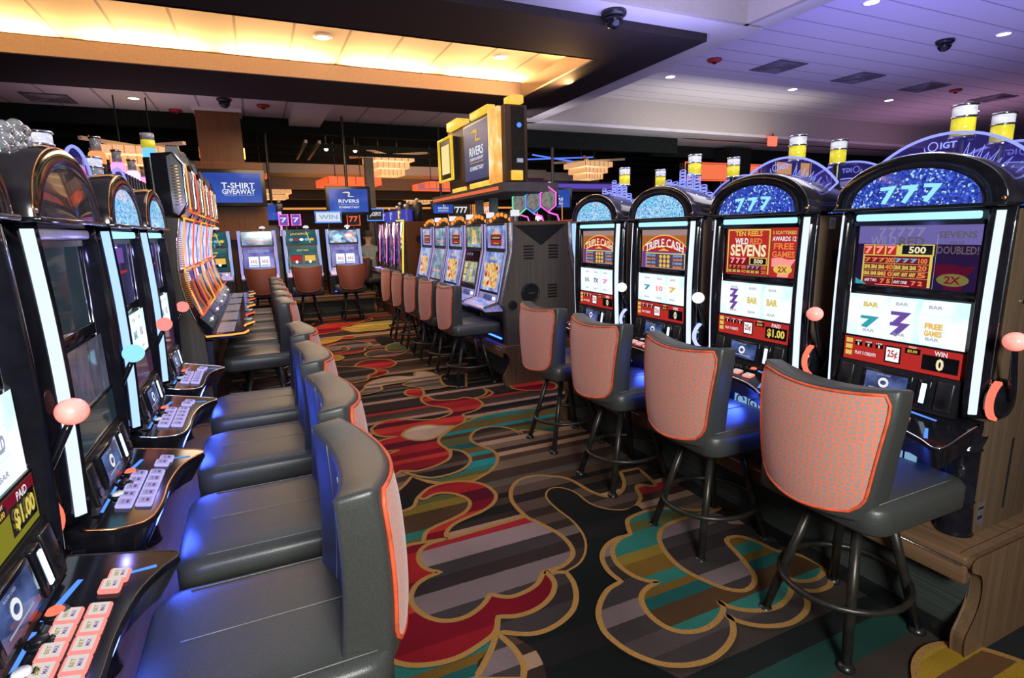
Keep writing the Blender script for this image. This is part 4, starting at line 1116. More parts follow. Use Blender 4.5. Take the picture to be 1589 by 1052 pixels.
R3.location = (2.29, YR[2], 0); R3.rotation_euler = (0, 0, POS_R)
R4 = make_reel_machine('slot machine with orange arched-title pay screen at the far end of the right platform', 'd', GS, ball=BALLW, hub=BLUEW, top='coin', dome=DOME_CYAN, dome777=False)
R4.location = (2.29, YR[3], 0); R4.rotation_euler = (0, 0, POS_R)
GB = 'slot machines facing away behind the right row'
for k, (src, lb) in enumerate(((R1, 'slot machine behind the nearest right machine, only its dark arch, beacon and reversed sign showing'),
                               (R1, 'slot machine behind the red sevens machine, its beacon and reversed sign showing'),
                               (R2, 'slot machine behind the third right machine, mostly its yellow beacon showing'),
                               (R3, 'slot machine behind the far orange-titled machine, only its beacon showing'))):
    dup(src, (3.03, 1.315 + .712 * k, 0), POS_L, lb, GB, skip=('button', 'handle_hub', 'handle_arm'))

def slot_base(x0, x1, y0, y1, label, group, mirror=False):
    """long wood plinth the machines stand on; local front is x0, kick panel recessed"""
    t = thing('machine_plinth', label, 'plinth', (x0, y0, 0), 0, group)
    W, L = x1 - x0, y1 - y0
    m = MB(); m.span((.012, 0.02, .375), (W - .012, L - .02, .405), WALNUT_H, .008)
    m.span((.02, .02, .3), (.05, L - .02, .372), WALNUT_H, .006)
    m.span((.03, .02, .368), (.05, L - .02, .374), BLACK)
    m.span((W - .05, .02, .3), (W - .02, L - .02, .372), WALNUT_H, .006)
    m.tube([(.018, .03, .372), (.018, L - .03, .372)], .003, CHROME, 6)
    m.build('top_board', t)
    m = MB()
    KICK = pbr('ribbed_kick_carpet', (.028, .036, .031), .9, var=.5, scale=60, bump=.6, stretch=(1, .05, 6))
    m.span((.105, .04, .07), (W - .105, L - .04, .31), KICK)
    m.span((.1, .035, 0), (W - .1, L - .035, .072), BLACK)
    m.build('kick_panel', t)
    prof = [(.06, 0), (.045, .085), (.075, .14), (.105, .2), (.11, .27), (.09, .33), (.035, .36), (.02, .375), (.02, .395), (.04, .404)]
    pf = [(p.x, p.y) for p in catmull([(a, b, 0) for a, b in prof], 4)]
    poly = pf + [(W - x, z) for x, z in reversed(pf)]
    for yy in (0.0, L - .045):
        m = MB(); m.prism(poly, 'y', yy, yy + .045, WALNUT_E, False, None, .006); m.build('end_board', t)
    return t
GP = 'wood plinths under the machine banks'
slot_base(2.095, 3.23, .882, 3.80, 'brown wood plinth with a scrolled end under the right row of reel machines', GP)
slot_base(-1.72, -.335, -.2, 3.78, 'brown wood plinth under the near left row of reel machines', GP)

# near left row (facing the aisle from the left)
GLM = 'reel slot machines in the near left row'
YL = [1.165 + .712 * k for k in range(4)]
OLIVE = glow('credit_olive', (.32, .3, .03), .7)
L0 = make_reel_machine('reel slot machine cut off at the left edge, pink-lit buttons and pay-out 1.00', 'e', GLM, ball=BALLR, hub=RED_G, top='none', dome=DOME_DARK, buttons='pink', dome777=False, cap=CANDLE_G, word=('PAID', '$1.00'), trim=BLACK)
L0.location = (-.525, YL[0], 0); L0.rotation_euler = (0, 0, POS_L)
for ch in list(L0.children):
    if ch.name.startswith('credit_screen'):
        p = MB(); credit_art(p, -.05, 'PAID', '$1.00', OLIVE); panel(p, -.218, .218, 1.05, 1.082, -.0505, DRED_E)
        o = p.build('credit_screen', L0, recalc=False); bpy.data.objects.remove(ch)
L1 = make_reel_machine('unlit slot machine with dark glass, clear crystal topper and red handle glow before it', 'e', GLM, ball=BALLB, hub=BLUEW, top='crystal', dome=DOME_DARK, buttons='lav', lit=False, dome777=False, cap=CANDLE_G, trim=COPPER)
L1.location = (-.525, YL[1], 0); L1.rotation_euler = (0, 0, POS_L)
L2 = make_reel_machine('third slot machine of the left row, cyan arch window and blue oval topper', 'e', GLM, ball=PINK_G, hub=BLUEW, top='oval', dome=DOME_CYAN, buttons='lav', tube=TUBE_B, dome777=False, cap=CANDLE_G)
L2.location = (-.525, YL[2], 0); L2.rotation_euler = (0, 0, POS_L)
dup(L2, (-.525, YL[3], 0), POS_L, 'fourth slot machine of the left row, beside the tall neon-edged machines', GLM)

def blue_point(loc, e):  # added point lamps for the blue glow around decks and tubes
    l = bpy.data.lights.new('added_blue_glow', 'POINT'); l.energy = e; l.color = (.05, .11, 1.0); l.shadow_soft_size = .06
    o = bpy.data.objects.new('added_blue_glow', l); COL.objects.link(o); o.location = loc
    return o
for k in range(4):
    blue_point((2.16, YR[k] + .02, .715), 4.5)
    blue_point((-.36, YL[k] + .05, .715), 5.0)
    blue_point((-.36, YL[k] + .02, 1.5), (.6, .9, 1.3, 1.3)[k]).data.color = (.25, .25, 1.0)  # added violet-blue lamps boosting the tube light on the stool backs
for o in scene.objects:
    if o.type == 'LIGHT' and o.location.z > 1.4: o.data.shadow_soft_size = .015
# ------------------------------------------------------------------ two-screen video machines
def video_art(p, kind, x0, x1, A, B):
    """A and B are (y, z) of the bottom and top edge of a screen plane"""
    def P(u, v, d=0.0):
        return (x0 + (x1 - x0) * u, A[0] + (B[0] - A[0]) * v - d, A[1] + (B[1] - A[1]) * v)
    def R(u0, u1, v0, v1, m, d=.002):
        p.poly([P(u0, v0, d), P(u1, v0, d), P(u1, v1, d), P(u0, v1, d)], m)
    def C(u, v, r, m, d=.003, asp=1.0):
        p.poly([P(u + r * math.cos(a * PI / 7), v + r * asp * math.sin(a * PI / 7), d) for a in range(14)], m)
    def T(s, u, v, w, h, m, d=.004):
        c = P(u, v, d); tilt = math.atan2(B[0] - A[0], B[1] - A[1])
        p.text(s, w * (x1 - x0), h * math.hypot(B[1] - A[1], B[0] - A[0]), Matrix.Translation(c) @ Matrix.Rotation(PI / 2 - tilt, 4, 'X'), m, .03)
    sky = screen_mat('screen_sky', [(.35, (.1, .16, .55)), (.55, (.3, .42, .85)), (.7, (.75, .8, 1))], 9, .8)
    gold = screen_mat('screen_gold', [(.3, (.5, .12, .05)), (.5, (.85, .5, .15)), (.65, (.95, .85, .6)), (.8, (.3, .3, .7))], 22, .85)
    green = screen_mat('screen_temple', [(.3, (.04, .1, .12)), (.5, (.25, .35, .2)), (.7, (.7, .6, .35))], 18, .8)
    storm = screen_mat('screen_storm', [(.3, (.06, .12, .22)), (.5, (.2, .3, .4)), (.7, (.6, .72, .85))], 7, .8)
    teal = screen_mat('screen_teal_dark', [(.3, (.0, .05, .09)), (.7, (.01, .16, .18))], 5, .8)
    splash = screen_mat('screen_splash', [(.35, (.02, .06, .14)), (.5, (.15, .35, .65)), (.62, (.8, .9, 1)), (.75, (.45, .3, .6))], 8, .85)
    viol = screen_mat('screen_violet', [(.3, (.06, .05, .35)), (.7, (.35, .35, .9))], 6, .8)
    if kind == 'castle':
        R(0, 1, 0, 1, sky, 0); R(.18, .82, .1, .62, RED_E); R(.23, .77, .36, .56, BLK_E, .003); R(.28, .72, .14, .28, BLK_E, .003)
        T('10,000.00', .5, .46, .42, .1, YEL_E); T('1,250.00', .5, .21, .34, .08, YEL_E)
        p.poly([P(.2, .62), P(.5, .82), P(.8, .62)], GOLD_E); C(.5, .86, .06, GOLD_E)
    elif kind == 'castle_low':
        R(0, 1, 0, 1, sky, 0); R(.12, .88, .08, .72, gold)
        for i in range(4):
            for j in range(3): C(.21 + .19 * i, .2 + .2 * j, .06, (GOLD_E, RED_E, ORG_E, YEL_E)[(i + j) % 4])
        T('WILD', .5, .84, .4, .08, YEL_E)
    elif kind == 'temple':
        R(0, 1, 0, 1, green, 0); p.poly([P(.3, .1), P(.7, .1), P(.6, .85), P(.4, .85)], gold); C(.5, .7, .12, GOLD_E)
        R(.12, .88, .06, .14, BLU_E)
    elif kind == 'temple_low':
        R(0, 1, 0, 1, BLK_E, 0); T('7 7 7', .35, .9, .4, .07, GREY_E); R(.06, .94, .1, .7, green)
        for i in range(4):
            for j in range(3): R(.1 + .21 * i, .28 + .21 * i, .14 + .19 * j, .29 + .19 * j, (gold, storm, YEL_E, GREY_E)[(i + 2 * j) % 4], .003)
    elif kind == 'storm':
        R(0, 1, 0, 1, storm, 0); T('FREE SPINS', .5, .5, .5, .09, GREY_E); R(.15, .85, .25, .29, PINK_G); R(.2, .5, .15, .19, GREY_E)
    elif kind == 'cards':
        R(0, 1, 0, 1, viol, 0); T('CHOOSE A GAME', .5, .82, .7, .12, GREY_E)
        for u in (.16, .53):
            R(u, u + .32, .12, .58, REEL_W); T('A K Q', u + .16, .35, .2, .16, RED_E)
            R(u + .03, u + .29, .16, .2, BLU_E, .003)
    elif kind == 'juke':
        R(0, 1, 0, 1, teal, 0); T('JACKPOT', .45, .75, .66, .2, GOLD_E)
        for k, m in enumerate((GREY_E, RED_E, REEL_W, BLU_E, GOLD_E)): C(.14 + .18 * k, .33, .075, m, .003, 1.5)
        p.poly([P(.66, .95, .004), P(.69, .95, .004), P(.82, .05, .004), P(.78, .05, .004)], YEL_E)
    elif kind == 'juke_low':
        R(0, 1, 0, 1, teal, 0); T('SELECT GAME', .5, .8, .4, .08, YEL_E)
        for u, m in ((.06, RED_E), (.53, GOLD_E)):
            R(u, u + .41, .16, .6, BLK_E); R(u + .02, u + .39, .3, .56, m, .003); C(u + .2, .27, .05, REEL_W, .004, 1.4)
    elif kind == 'splash':
        R(0, 1, 0, 1, splash, 0); C(.72, .6, .2, PINK_G); C(.7, .58, .13, REEL_W, .004); C(.32, .5, .16, BAR_L, .003)
    else:
        R(0, 1, 0, 1, DARK_S, 0)

def make_video_machine(label, group, edge, up, low, topper=None, body=None):
    t = thing('video_slot_machine', label, 'slot machine', group=group)
    face = [(-.34, 1.625), (-.345, 1.345), (-.46, .845)]
    b = MB()
    b.prism([(-.33, 1.63), (-.335, 1.345), (-.45, .845), (-.4, .78), (-.39, .41), (-.005, .41), (-.005, 1.63)], 'x', -.3, .3, body or GREYW)
    b.span((-.24, -.402, .43), (.24, -.39, .76), BLACK); b.span((-.22, -.41, .45), (.22, -.4, .465), BLUE_LED)
    b.build('cabinet', t)
    for s in (-1, 1):
        e = MB()
        for (a, c) in ((face[0], face[1]), (face[1], face[2])):
            x0, x1 = s * .3, s * .256
            e.poly([(x0, a[0] - .012, a[1]), (x1, a[0] - .004, a[1]), (x1, c[0] - .004, c[1]), (x0, c[0] - .012, c[1])], edge)
            e.poly([(x0, a[0] - .012, a[1]), (x0, a[0] + .02, a[1]), (x0, c[0] + .02, c[1]), (x0, c[0] - .012, c[1])], SILVER)
            e.tube([(s * .252, a[0] - .006, a[1]), (s * .252, c[0] - .006, c[1])], .008, SILVER, 6)
        if edge is ICE: e.tube([(s * .285, -.425, 1.62), (s * .285, -.435, 1.35), (s * .285, -.55, .87)], .024, ICE, 8)
        e.build('light_edge', t, recalc=False)
    p = MB(); p.span((-.25, -.34, 1.36), (.25, -.33, 1.62), BLACK)
    video_art(p, up, -.235, .235, (-.3435, 1.375), (-.3415, 1.605)); p.build('upper_screen', t, recalc=False)
    p = MB(); video_art(p, low, -.235, .235, (-.445, .94), (-.36, 1.335))
    p.poly([(-.25, -.448, .915), (.25, -.448, .915), (.25, -.345, 1.355), (-.25, -.345, 1.355)], BLACK); p.build('lower_screen', t, recalc=False)
    d = MB()
    d.prism([(-.45, .845), (-.45, .915), (-.468, .845)], 'x', -.26, .26, edge if False else LAV_D)
    d.prism([(-.45, .85), (-.6, .812), (-.625, .79), (-.6, .765), (-.42, .76), (-.42, .85)], 'x', -.285, .285, LAV_D, bev=.008)
    for s in (-1, 1): d.prism([(-.45, .862), (-.62, .816), (-.62, .79), (-.45, .83)], 'x', s * .285, s * .3, SILVER)
    d.poly([(-.1, -.475, .849), (.12, -.475, .849), (.12, -.455, .9), (-.1, -.455, .9)], LCD)
    d.cyl((.19, -.47, .875), .016, .02, W_LED, 'y', 12)
    d.cyl((-.02, -.53, .834), .03, .02, BLUE_ST, 'z', 14); d.box((.2, -.56, .828), (.06, .03, .012), BLUE_ST)
    d.box((-.08, -.57, .822), (.22, .04, .008), LAV_G)
    d.build('button_deck', t)
    if topper == 'bulbs':
        q = MB()
        pts = [(-.25 + .1 * k, -.3, 1.662 + .055 * math.sin(PI * k / 5)) for k in range(6)]
        q.loft([[(x, -.285, 1.63), (x, -.285, z + .03), (x, -.22, z + .03), (x, -.22, 1.63)] for x, y, z in pts], BLACK)
        for v in pts: q.sphere((v[0], v[1] + .008, v[2]), .021, glow('amber_bulb', (1, .3, .04), 1.2), None, 10)
        q.build('bulb_arch', t)
    if topper:
        q = MB(); q.cyl((.3, -.26, 1.66), .05, .06, CHROME); q.cyl((.3, -.26, 1.72), .045, .06, glow('white_cap', (.9, .85, .9), 1.0)); q.build('candle_light', t)
    else:
        q = MB(); q.cyl((.1, -.2, 1.645), .045, .03, CHROME); q.lathe([(.05, 1.66), (.045, 1.69), (.02, 1.705)], glow('white_cap', (.9, .85, .9), 1.0), 14, Matrix.Translation((.1, -.2, 0))); q.build('candle_light', t)
    return t
LAV_D = pbr('lavender_lit_deck', (.42, .38, .6), .25, emit=(.3, .25, .8), es=.22)  # lavender light on the grey deck is put into colour and emission
LAV_EDGE = glow('lavender_edge', (.4, .38, .95), .95); PINK_EDGE = glow('pinkviolet_edge', (.62, .38, .95), .95); SKY_EDGE = glow('sky_edge', (.35, .5, .95), .9); ICE = glow('ice_edge', (.35, .62, 1.0), 1.2)
GV = 'purple-lit video machines in the middle bank'
YM = [5.315 + .64 * k for k in range(5)]
BX = 2.6
for k, (e, u, l, lb) in enumerate((
        (LAV_EDGE, 'castle', 'castle_low', 'nearest purple-lit video machine in the middle bank, red jackpot box on its upper screen'),
        (PINK_EDGE, 'temple', 'temple_low', 'second video machine in the middle bank, dark green game grid'),
        (LAV_EDGE, 'castle', 'castle_low', 'third video machine in the middle bank, red box on a sky screen'),
        (PINK_EDGE, 'storm', 'storm', 'fourth video machine in the middle bank, grey cloudy screens'),
        (LAV_EDGE, 'castle', 'castle_low', 'farthest video machine in the middle bank, next to the wooden bank end'))):
    r = make_video_machine(lb, GV, e, u, l, 'bulbs')
    r.location = (BX, YM[k], 0); r.rotation_euler = (0, 0, POS_R)
rb = make_video_machine('video machine facing away behind the nearest middle bank machine, pale blue edge light', 'video machines facing away in the middle bank', ICE, 'castle', 'castle_low')
rb.location = (BX, YM[0], 0); rb.rotation_euler = (0, 0, POS_L)
for k in (1, 2): dup(rb, (BX, YM[k], 0), POS_L, ('', 'second video machine facing away in the middle bank', 'third video machine facing away in the middle bank')[k], 'video machines facing away in the middle bank')
slot_base(2.09, 3.11, 4.9, 8.25, 'brown wood plinth under the middle bank of purple-lit machines', GP)

def bank_end(loc, rz, label, m, w=.33, wb=.47, fan=True):
    t = thing('bank_end_cabinet', label, 'cabinet', loc, rz, 'end cabinets of machine banks')
    b = MB()
    poly = [(-w - .02, 1.63), (-w - .025, 1.345), (-wb - .02, .845), (-wb + .04, .79), (-wb + .06, .41), (wb - .06, .41), (wb - .04, .79), (wb + .02, .845), (w + .025, 1.345), (w + .02, 1.63)]
    b.prism(poly, 'y', 0.0, .045, m)
    b.build('side_panel', t)
    for s in (-1, 1):
        q = MB()
        pts = [(s * (w + .015), -.004, 1.63), (s * (w + .02), -.004, 1.345), (s * (wb + .015), -.004, .85), (s * (wb - .03), -.004, .80)]
        q.tube(pts, .024, SILVER, 8)
        q.build('edge_trim', t)
    q = MB()
    q.poly([(-w + .03, -.002, 1.6), (w - .03, -.002, 1.6), (0, -.002, 1.4)], BLACK); q.span((-w, -.006, 1.605), (w, .05, 1.64), WALNUT_H)
    q.build('top_inset', t)
    q = MB()
    for s, zz in ((-1, 1.27), (1, 1.27), (.9, .87)):
        for k in range(5): q.span((s * .14 - .055, -.004, zz + .03 * k), (s * .14 + .055, .01, zz + .03 * k + .014), BLACK)
    q.build('vent_slots', t)
    if fan:
        q = MB(); q.cyl((-.13, -.008, .93), .1, .02, BLACK, 'y', 24); q.lathe([(.085, 0), (.09, .012), (.095, 0)], GUNMETAL, 24, Matrix.Translation((-.13, -.016, .93)) @ Matrix.Rotation(PI / 2, 4, 'X'))
        q.text('SOUND', .07, .012, face_m(-.13, -.03, .93), SILVER)
        q.build('speaker_cover', t)
        q = MB(); q.cyl((-.33, -.012, .82), .045, .03, GUNMETAL, 'y', 18); q.cyl((-.33, -.03, .82), .03, .02, BLACK, 'y', 18); q.build('lock_knob', t)
    return t
bank_end((BX - .012, 4.945, 0), 0, 'dark wood end cabinet with black V inset closing the middle bank', GREYW, .315, .45)

# hexagon toppers standing on the middle bank
for k, (yy, m) in enumerate(((5.06, MAG_N), (5.4, BLUE_ST), (5.74, glow('green_neon', (.2, .9, .5), 1.1)))):
    t = thing('hexagon_sign', ('nearest neon hexagon sign on the middle bank, pink edge', 'middle neon hexagon sign on the middle bank, blue edge', 'farthest neon hexagon sign on the middle bank, green edge')[k], 'neon sign', (BX + .14, yy, 1.636), -.95, 'neon hexagon signs on the middle bank')
    q = MB(); hx = [(.1 * math.cos(a * PI / 3 + PI / 6), 0, .22 + .125 * math.sin(a * PI / 3 + PI / 6)) for a in range(6)]
    q.loft([[(x, .0, z) for x, y, z in hx], [(x, .06, z) for x, y, z in hx]], BLACK)
    q.poly([(x * .85, -.004, .22 + (z - .22) * .85) for x, y, z in hx], screen_mat('hex_face', [(.3, (.12, .12, .14)), (.7, (.4, .4, .35))], 20, .7)); q.build('sign_box', t)
    q = MB(); q.tube([(x, -.006, z) for x, y, z in hx], .009, m, 6, True); q.tube([(0, .0, .09), (.1, 0, .06), (.12, 0, 0)], .009, MAG_N, 6); q.build('neon_tube', t)
    q = MB(); q.box((0, .03, .05), (.03, .04, .1), BLACK); q.build('stand', t); q = MB(); q.sphere((.0, .03, .37), .025, WHITE_E, None, 10); q.build('cap_light', t)

# far row facing the camera
GFAR = 'video machines in the far row'
for x, e, u, l, lb in ((-.76, SKY_EDGE, 'juke', 'juke_low', 'far video machine mostly hidden behind the tall neon machines'),
                       (0.0, LAV_EDGE, 'storm', 'cards', 'far video machine at the left, grey cloudy upper screen'),
                       (.765, SKY_EDGE, 'juke', 'juke_low', 'far video machine at the centre, gold lettering on dark teal'),
                       (1.53, SKY_EDGE, 'splash', 'cards', 'far video machine at the right, blue splash upper screen')):
    r = make_video_machine(lb, GFAR, e, u, l, None, BLACK)
    r.location = (x, 11.55, 0); r.scale = (1.08, 1, 1.02)
    if x == -.76: r.rotation_euler = (0, 0, .0)
slot_base(0, .62, 0, 3.2, 'dark plinth under the far row of video machines', GP)
bpy.context.view_layer.update()
pl = [o for o in scene.objects if o.get('label') == 'dark plinth under the far row of video machines'][0]
pl.location = (2.05, 10.98, 0); pl.rotation_euler = (0, 0, PI / 2)

# ------------------------------------------------------------------ tall machines edged with orange neon
def make_tall(label, group, neon, neon2, grille=True):
    t = thing('tall_slot_machine', label, 'slot machine', group=group)
    b = MB()
    prof = [(-.05, 1.69), (-.015, 1.53), (.0, 1.36), (-.005, 1.22), (-.025, 1.1), (-.06, .98), (-.115, .84), (-.12, .6), (-.12, .05), (.32, .05), (.32, 1.69)]
    b.prism(prof, 'x', -.325, .325, GREYW)
    b.span((-.31, -.02, 0), (.31, .3, .06), BLACK)
    b.build('cabinet', t)
    q = MB()
    q.prism([(-.06, 1.705), (-.115, 1.78), (-.115, 2.05), (-.06, 2.13), (.06, 2.12), (.06, 1.705)], 'x', -.325, .325, GLOSS)
    for s in (-1, 1):
        q.tube([(s * .318, y - .004, z) for y, z in ((-.06, 1.7), (-.115, 1.78), (-.118, 2.05), (-.06, 2.13))], .012, CHROME, 8)
        q.prism([(-.062, 1.71), (-.112, 1.785), (-.112, 2.045), (-.062, 2.12), (-.03, 2.1), (-.03, 1.73)], 'x', s * .321, s * .3265, CHROME)
        for k in range(14): q.box((s * .3245, -.07, 1.78 + .02 * k), (.005, .045, .008), COPPER, .002)
        q.loft([[(s * .32, -.12, 2.06), (s * .2, -.12, 2.1), (s * .2, -.02, 2.1), (s * .32, -.02, 2.06)], [(s * .3, -.1, 2.17), (s * .22, -.1, 2.19), (s * .22, -.03, 2.19), (s * .3, -.03, 2.17)]], CHROME, True, True, False)
    q.poly([(-.28, -.117, 1.79), (.28, -.117, 1.79), (.28, -.119, 2.04), (-.28, -.119, 2.04)], screen_mat('amber_dark_screen', [(.35, (.02, .016, .01)), (.6, (.1, .07, .03)), (.75, (.3, .17, .05))], 7, .7))
    q.build('top_box', t)
    main = [(-.062, 1.67), (-.03, 1.53), (-.018, 1.36), (-.02, 1.33)]
    q = MB()
    q.loft([[(-.29, y, z), (.29, y, z)] for y, z in main], screen_mat('wave_screen', [(.3, (.16, .18, .5)), (.5, (.42, .48, .9)), (.65, (.85, .88, 1)), (.8, (.25, .25, .6))], 4, .95), False, False)
    q.text('BONUS', .3, .05, face_m(0, -.07, 1.45), GREY_E); q.build('upper_screen', t, recalc=False)
    q = MB()
    low = [(-.024, 1.32), (-.03, 1.2), (-.06, 1.08), (-.095, .995)]
    q.loft([[(-.29, y - .012, z), (.29, y - .012, z)] for y, z in low], screen_mat('rust_screen', [(.3, (.05, .012, .012)), (.6, (.14, .03, .022)), (.8, (.2, .06, .09))], 5, .6), False, False)
    for k in range(2): q.poly([(-.25 + .26 * k, -.05, 1.24), (-.03 + .26 * k, -.05, 1.24), (-.03 + .26 * k, -.042, 1.3), (-.25 + .26 * k, -.042, 1.3)], REEL_W if k == 0 else VIO_E)
    q.build('lower_screen', t, recalc=False)
    for s in ((-1,) if grille else ()):
        q = MB()
        for k in range(22): q.span((s * .3 - .016, -.05, 1.35 + .014 * k), (s * .3 + .016, -.01, 1.357 + .014 * k), COPPER)
        for k in range(18): q.span((s * .3 - .016, -.07, 1.06 + .014 * k), (s * .3 + .016, -.01, 1.067 + .014 * k), COPPER)
        q.tube([(s * .32, y - .006, z) for y, z in prof[:7]], .006, CHROME, 6)
        q.build('grille', t)
    q = MB()
    def fr(pts, m, r=.0065): q.tube(pts, r, m, 6)
    fr([(-.285, -.135, 2.06), (-.285, -.132, 1.75)], neon); fr([(-.285, -.085, 1.69), (-.285, -.045, 1.4), (-.285, -.045, 1.33)], neon); fr([(-.285, -.045, 1.33), (-.285, -.06, 1.2), (-.285, -.12, 1.0)], neon)
    fr([(-.325, -.125, 1.735), (.325, -.125, 1.735)], neon2); fr([(-.325, -.085, 1.69), (.325, -.085, 1.69)], neon, .007)
    fr([(-.325, -.05, 1.33), (.325, -.05, 1.33)], neon); fr([(-.325, -.125, 1.0), (.325, -.125, 1.0)], neon2)
    q.build('neon_frame', t)
    d = MB()
    d.prism([(-.1, .985), (-.17, .9), (-.165, .84), (-.1, .84)], 'x', -.31, .31, GLOSS)
    for k in range(3): d.box((-.1 + .12 * k, -.15, .925), (.05, .02, .02), W_LED if k == 1 else SILVER, .004)
    plan = [(-.32, -.12), (-.32, -.3), (-.28, -.38), (-.2, -.4), (.0, -.36), (.15, -.38), (.28, -.44), (.32, -.42), (.32, -.12)]
    d.prism(plan, 'z', .815, .855, GLOSS, False, None, .006)
    d.poly([(-.27, -.19, .8565), (.27, -.19, .8565), (.27, -.31, .8565), (-.27, -.31, .8565)], pbr('brushed_deck', (.4, .42, .5), .3, .6))
    d.box((.29, -.4, .862), (.05, .07, .02), SILVER, .008)
    do = d.build('button_deck', t)
    d = MB(); d.tube([(x * .99, y - .004, .84) for x, y in plan], .008, neon, 6); d.build('deck_neon', do)
    q = MB(); q.prism([(-.12, .8), (-.12, .06), (-.14, .06), (-.16, .8)], 'x', -.3, .3, BLACK); q.build('belly_door', t)
    return t
GTM = 'tall slot machines edged with orange neon'
T1 = make_tall('nearest tall slot machine edged with orange neon', GTM, ORANGE_N, RED_N)
T1.location = (-.535, 4.835, 0); T1.rotation_euler = (0, 0, POS_L)
T2 = make_tall('second tall neon-edged slot machine, coral red frame', GTM, RED_N, ORANGE_N, False)
T2.location = (-.535, 5.49, 0); T2.rotation_euler = (0, 0, POS_L)
dup(T1, (-.535, 6.145, 0), POS_L, 'third tall neon-edged slot machine from the front', GTM, skip=('grille',))
dup(T2, (-.535, 6.8, 0), POS_L, 'fourth tall neon-edged slot machine from the front', GTM)
dup(T1, (-.535, 7.455, 0), POS_L, 'farthest tall neon-edged slot machine of the left bank', GTM, skip=('grille',))
for k, lb in enumerate(('dark back of the tall machine nearest the left row, orange beacon above', 'dark back of the second tall machine, pink beacon above', 'dark back of the third tall machine, white beacon above', 'dark back of the fourth tall machine, pink beacon above', 'dark back of the fifth tall machine, red beacon above')):
    t = thing('tall_slot_machine', lb, 'slot machine', (-1.13, (5.72, 6.49, 7.2, 7.93, 8.75)[k], 0), POS_R, 'tall machines facing away behind the neon bank')
    b = MB(); b.span((-.34, -.25, 0), (.34, .2, 2.08), pbr('navy_back', (.012, .014, .04), .35)); b.prism([(-.28, 2.1), (-.3, 1.2), (-.25, .9), (-.25, .85), (-.27, .8)], 'x', -.3, .3, BLACK)
    for q in range(6): b.tube([(-.3 + .12 * q, .205, .4), (-.3 + .12 * q, .205, 2.08)], .02, pbr('navy_back', (.012, .014, .04), .35), 6)
    b.build('cabinet', t)
    c = MB(); col = (glow('beacon_orange', (1, .3, .1), 1.3), glow('beacon_pink', (1, .3, .8), 1.6), glow('beacon_lilac', (.7, .6, 1), 1.5), glow('beacon_pink', (1, .3, .8), 1.6), glow('beacon_red', (1, .1, .05), 1.5))[k]
    c.cyl((0, 0, 2.12), .055, .1, BLACK); c.lathe([(.055, 2.17), (.06, 2.18), (.06, 2.25), (.045, 2.27)], col, 16); c.lathe([(.038, 2.27), (.038, 2.37)], CANDLE_G, 14); c.lathe([(.043, 2.37), (.043, 2.39)], CHROME, 14)
    c.build('beacon_light', t)
t = thing('tall_beacon', 'tall blue and yellow candle beacon on the end of the neon-edged bank', 'beacon', (-.69, 5.2, 0), 0)
q = MB(); q.cyl((0, 0, 1.93), .05, .48, BLACK); q.build('pole', t)
q = MB(); q.lathe([(.045, 2.17), (.045, 2.24)], glow('beacon_blue', (.15, .5, 1), 1.4), 14); q.lathe([(.047, 2.24), (.047, 2.3)], CANDLE_Y, 14); q.lathe([(.047, 2.3), (.047, 2.35)], CANDLE_G, 14); q.build('candle_light', t)
t.location.z = 0
# ------------------------------------------------------------------ ribbed machines past the middle bank
GRB = 'chrome-ribbed slot machines past the middle bank'
def make_ribbed(label, yellow):
    t = thing('ribbed_slot_machine', label, 'slot machine', group=GRB)
    b = MB(); b.prism([(-.02, 1.75), (-.05, 1.0), (-.1, .86), (-.1, .02), (.4, .02), (.4, 1.75)], 'x', -.3, .3, pbr('dark_rust_side', (.05, .022, .014), .45)); b.build('cabinet', t)
    q = MB(); q.poly([(-.26, -.03, 1.72), (.26, -.03, 1.72), (.26, -.06, 1.0), (-.26, -.06, 1.0)], screen_mat('navy_ribs', [(.3, (.01, .01, .04)), (.6, (.08, .06, .2)), (.8, (.35, .3, .55))], 14, .8)); q.build('screen', t, recalc=False)
    for s in (-1, 1):
        r = MB(); r.tube([(s * .28, -.04, 1.74), (s * .28, -.09, 1.3), (s * .28, -.1, .95)], .035, CHROME, 8); r.tube([(s * .25, -.06, 1.7), (s * .25, -.11, 1.0)], .01, MAG_N if s < 0 else LAV_G, 6); r.build('chrome_rib', t)
    d = MB(); d.prism([(-.08, .92), (-.3, .84), (-.3, .8), (-.08, .78)], 'x', -.29, .29, BLACK); d.box((0, -.2, .9), (.22, .1, .02), LAV_G if not yellow else GREY_E, .006); d.build('button_deck', t)
    q = MB(); q.cyl((0, .1, 1.86), .11, .2, pbr('navy_drum', (.02, .02, .12), .3, emit=(.05, .06, .5), es=.6)); q.tube([(-.05, -.02, 1.8), (-.05, -.02, 1.9), (0, -.03, 1.93), (.05, -.02, 1.9)], .012, VIOLET if not yellow else YELLOW_N, 6); q.sphere((0, .1, 2.02), .035, CANDLE_G, None, 10); q.build('topper_drum', t)
    if yellow:
        q = MB(); q.tube([(-.2, -.03, 1.77), (.31, -.03, 1.77), (.31, -.07, 1.2), (.31, -.1, .6)], .014, YELLOW_N, 6); q.build('neon_frame', t)
    return t
for k, lb in enumerate(('nearest chrome-ribbed machine with a yellow neon frame', 'second chrome-ribbed machine past the middle bank', 'farthest chrome-ribbed machine past the middle bank')):
    r = make_ribbed(lb, k == 0); r.location = (2.33, 9.75 + .64 * k, 0); r.rotation_euler = (0, 0, POS_R)
t = thing('bank_end_cabinet', 'rust-brown wood end panel beside the yellow neon machine', 'cabinet', (2.75, 9.38, 0), 0, 'end cabinets of machine banks')
b = MB(); b.span((-.42, 0, 0), (.42, .04, 1.75), OAKP); b.build('side_panel', t)
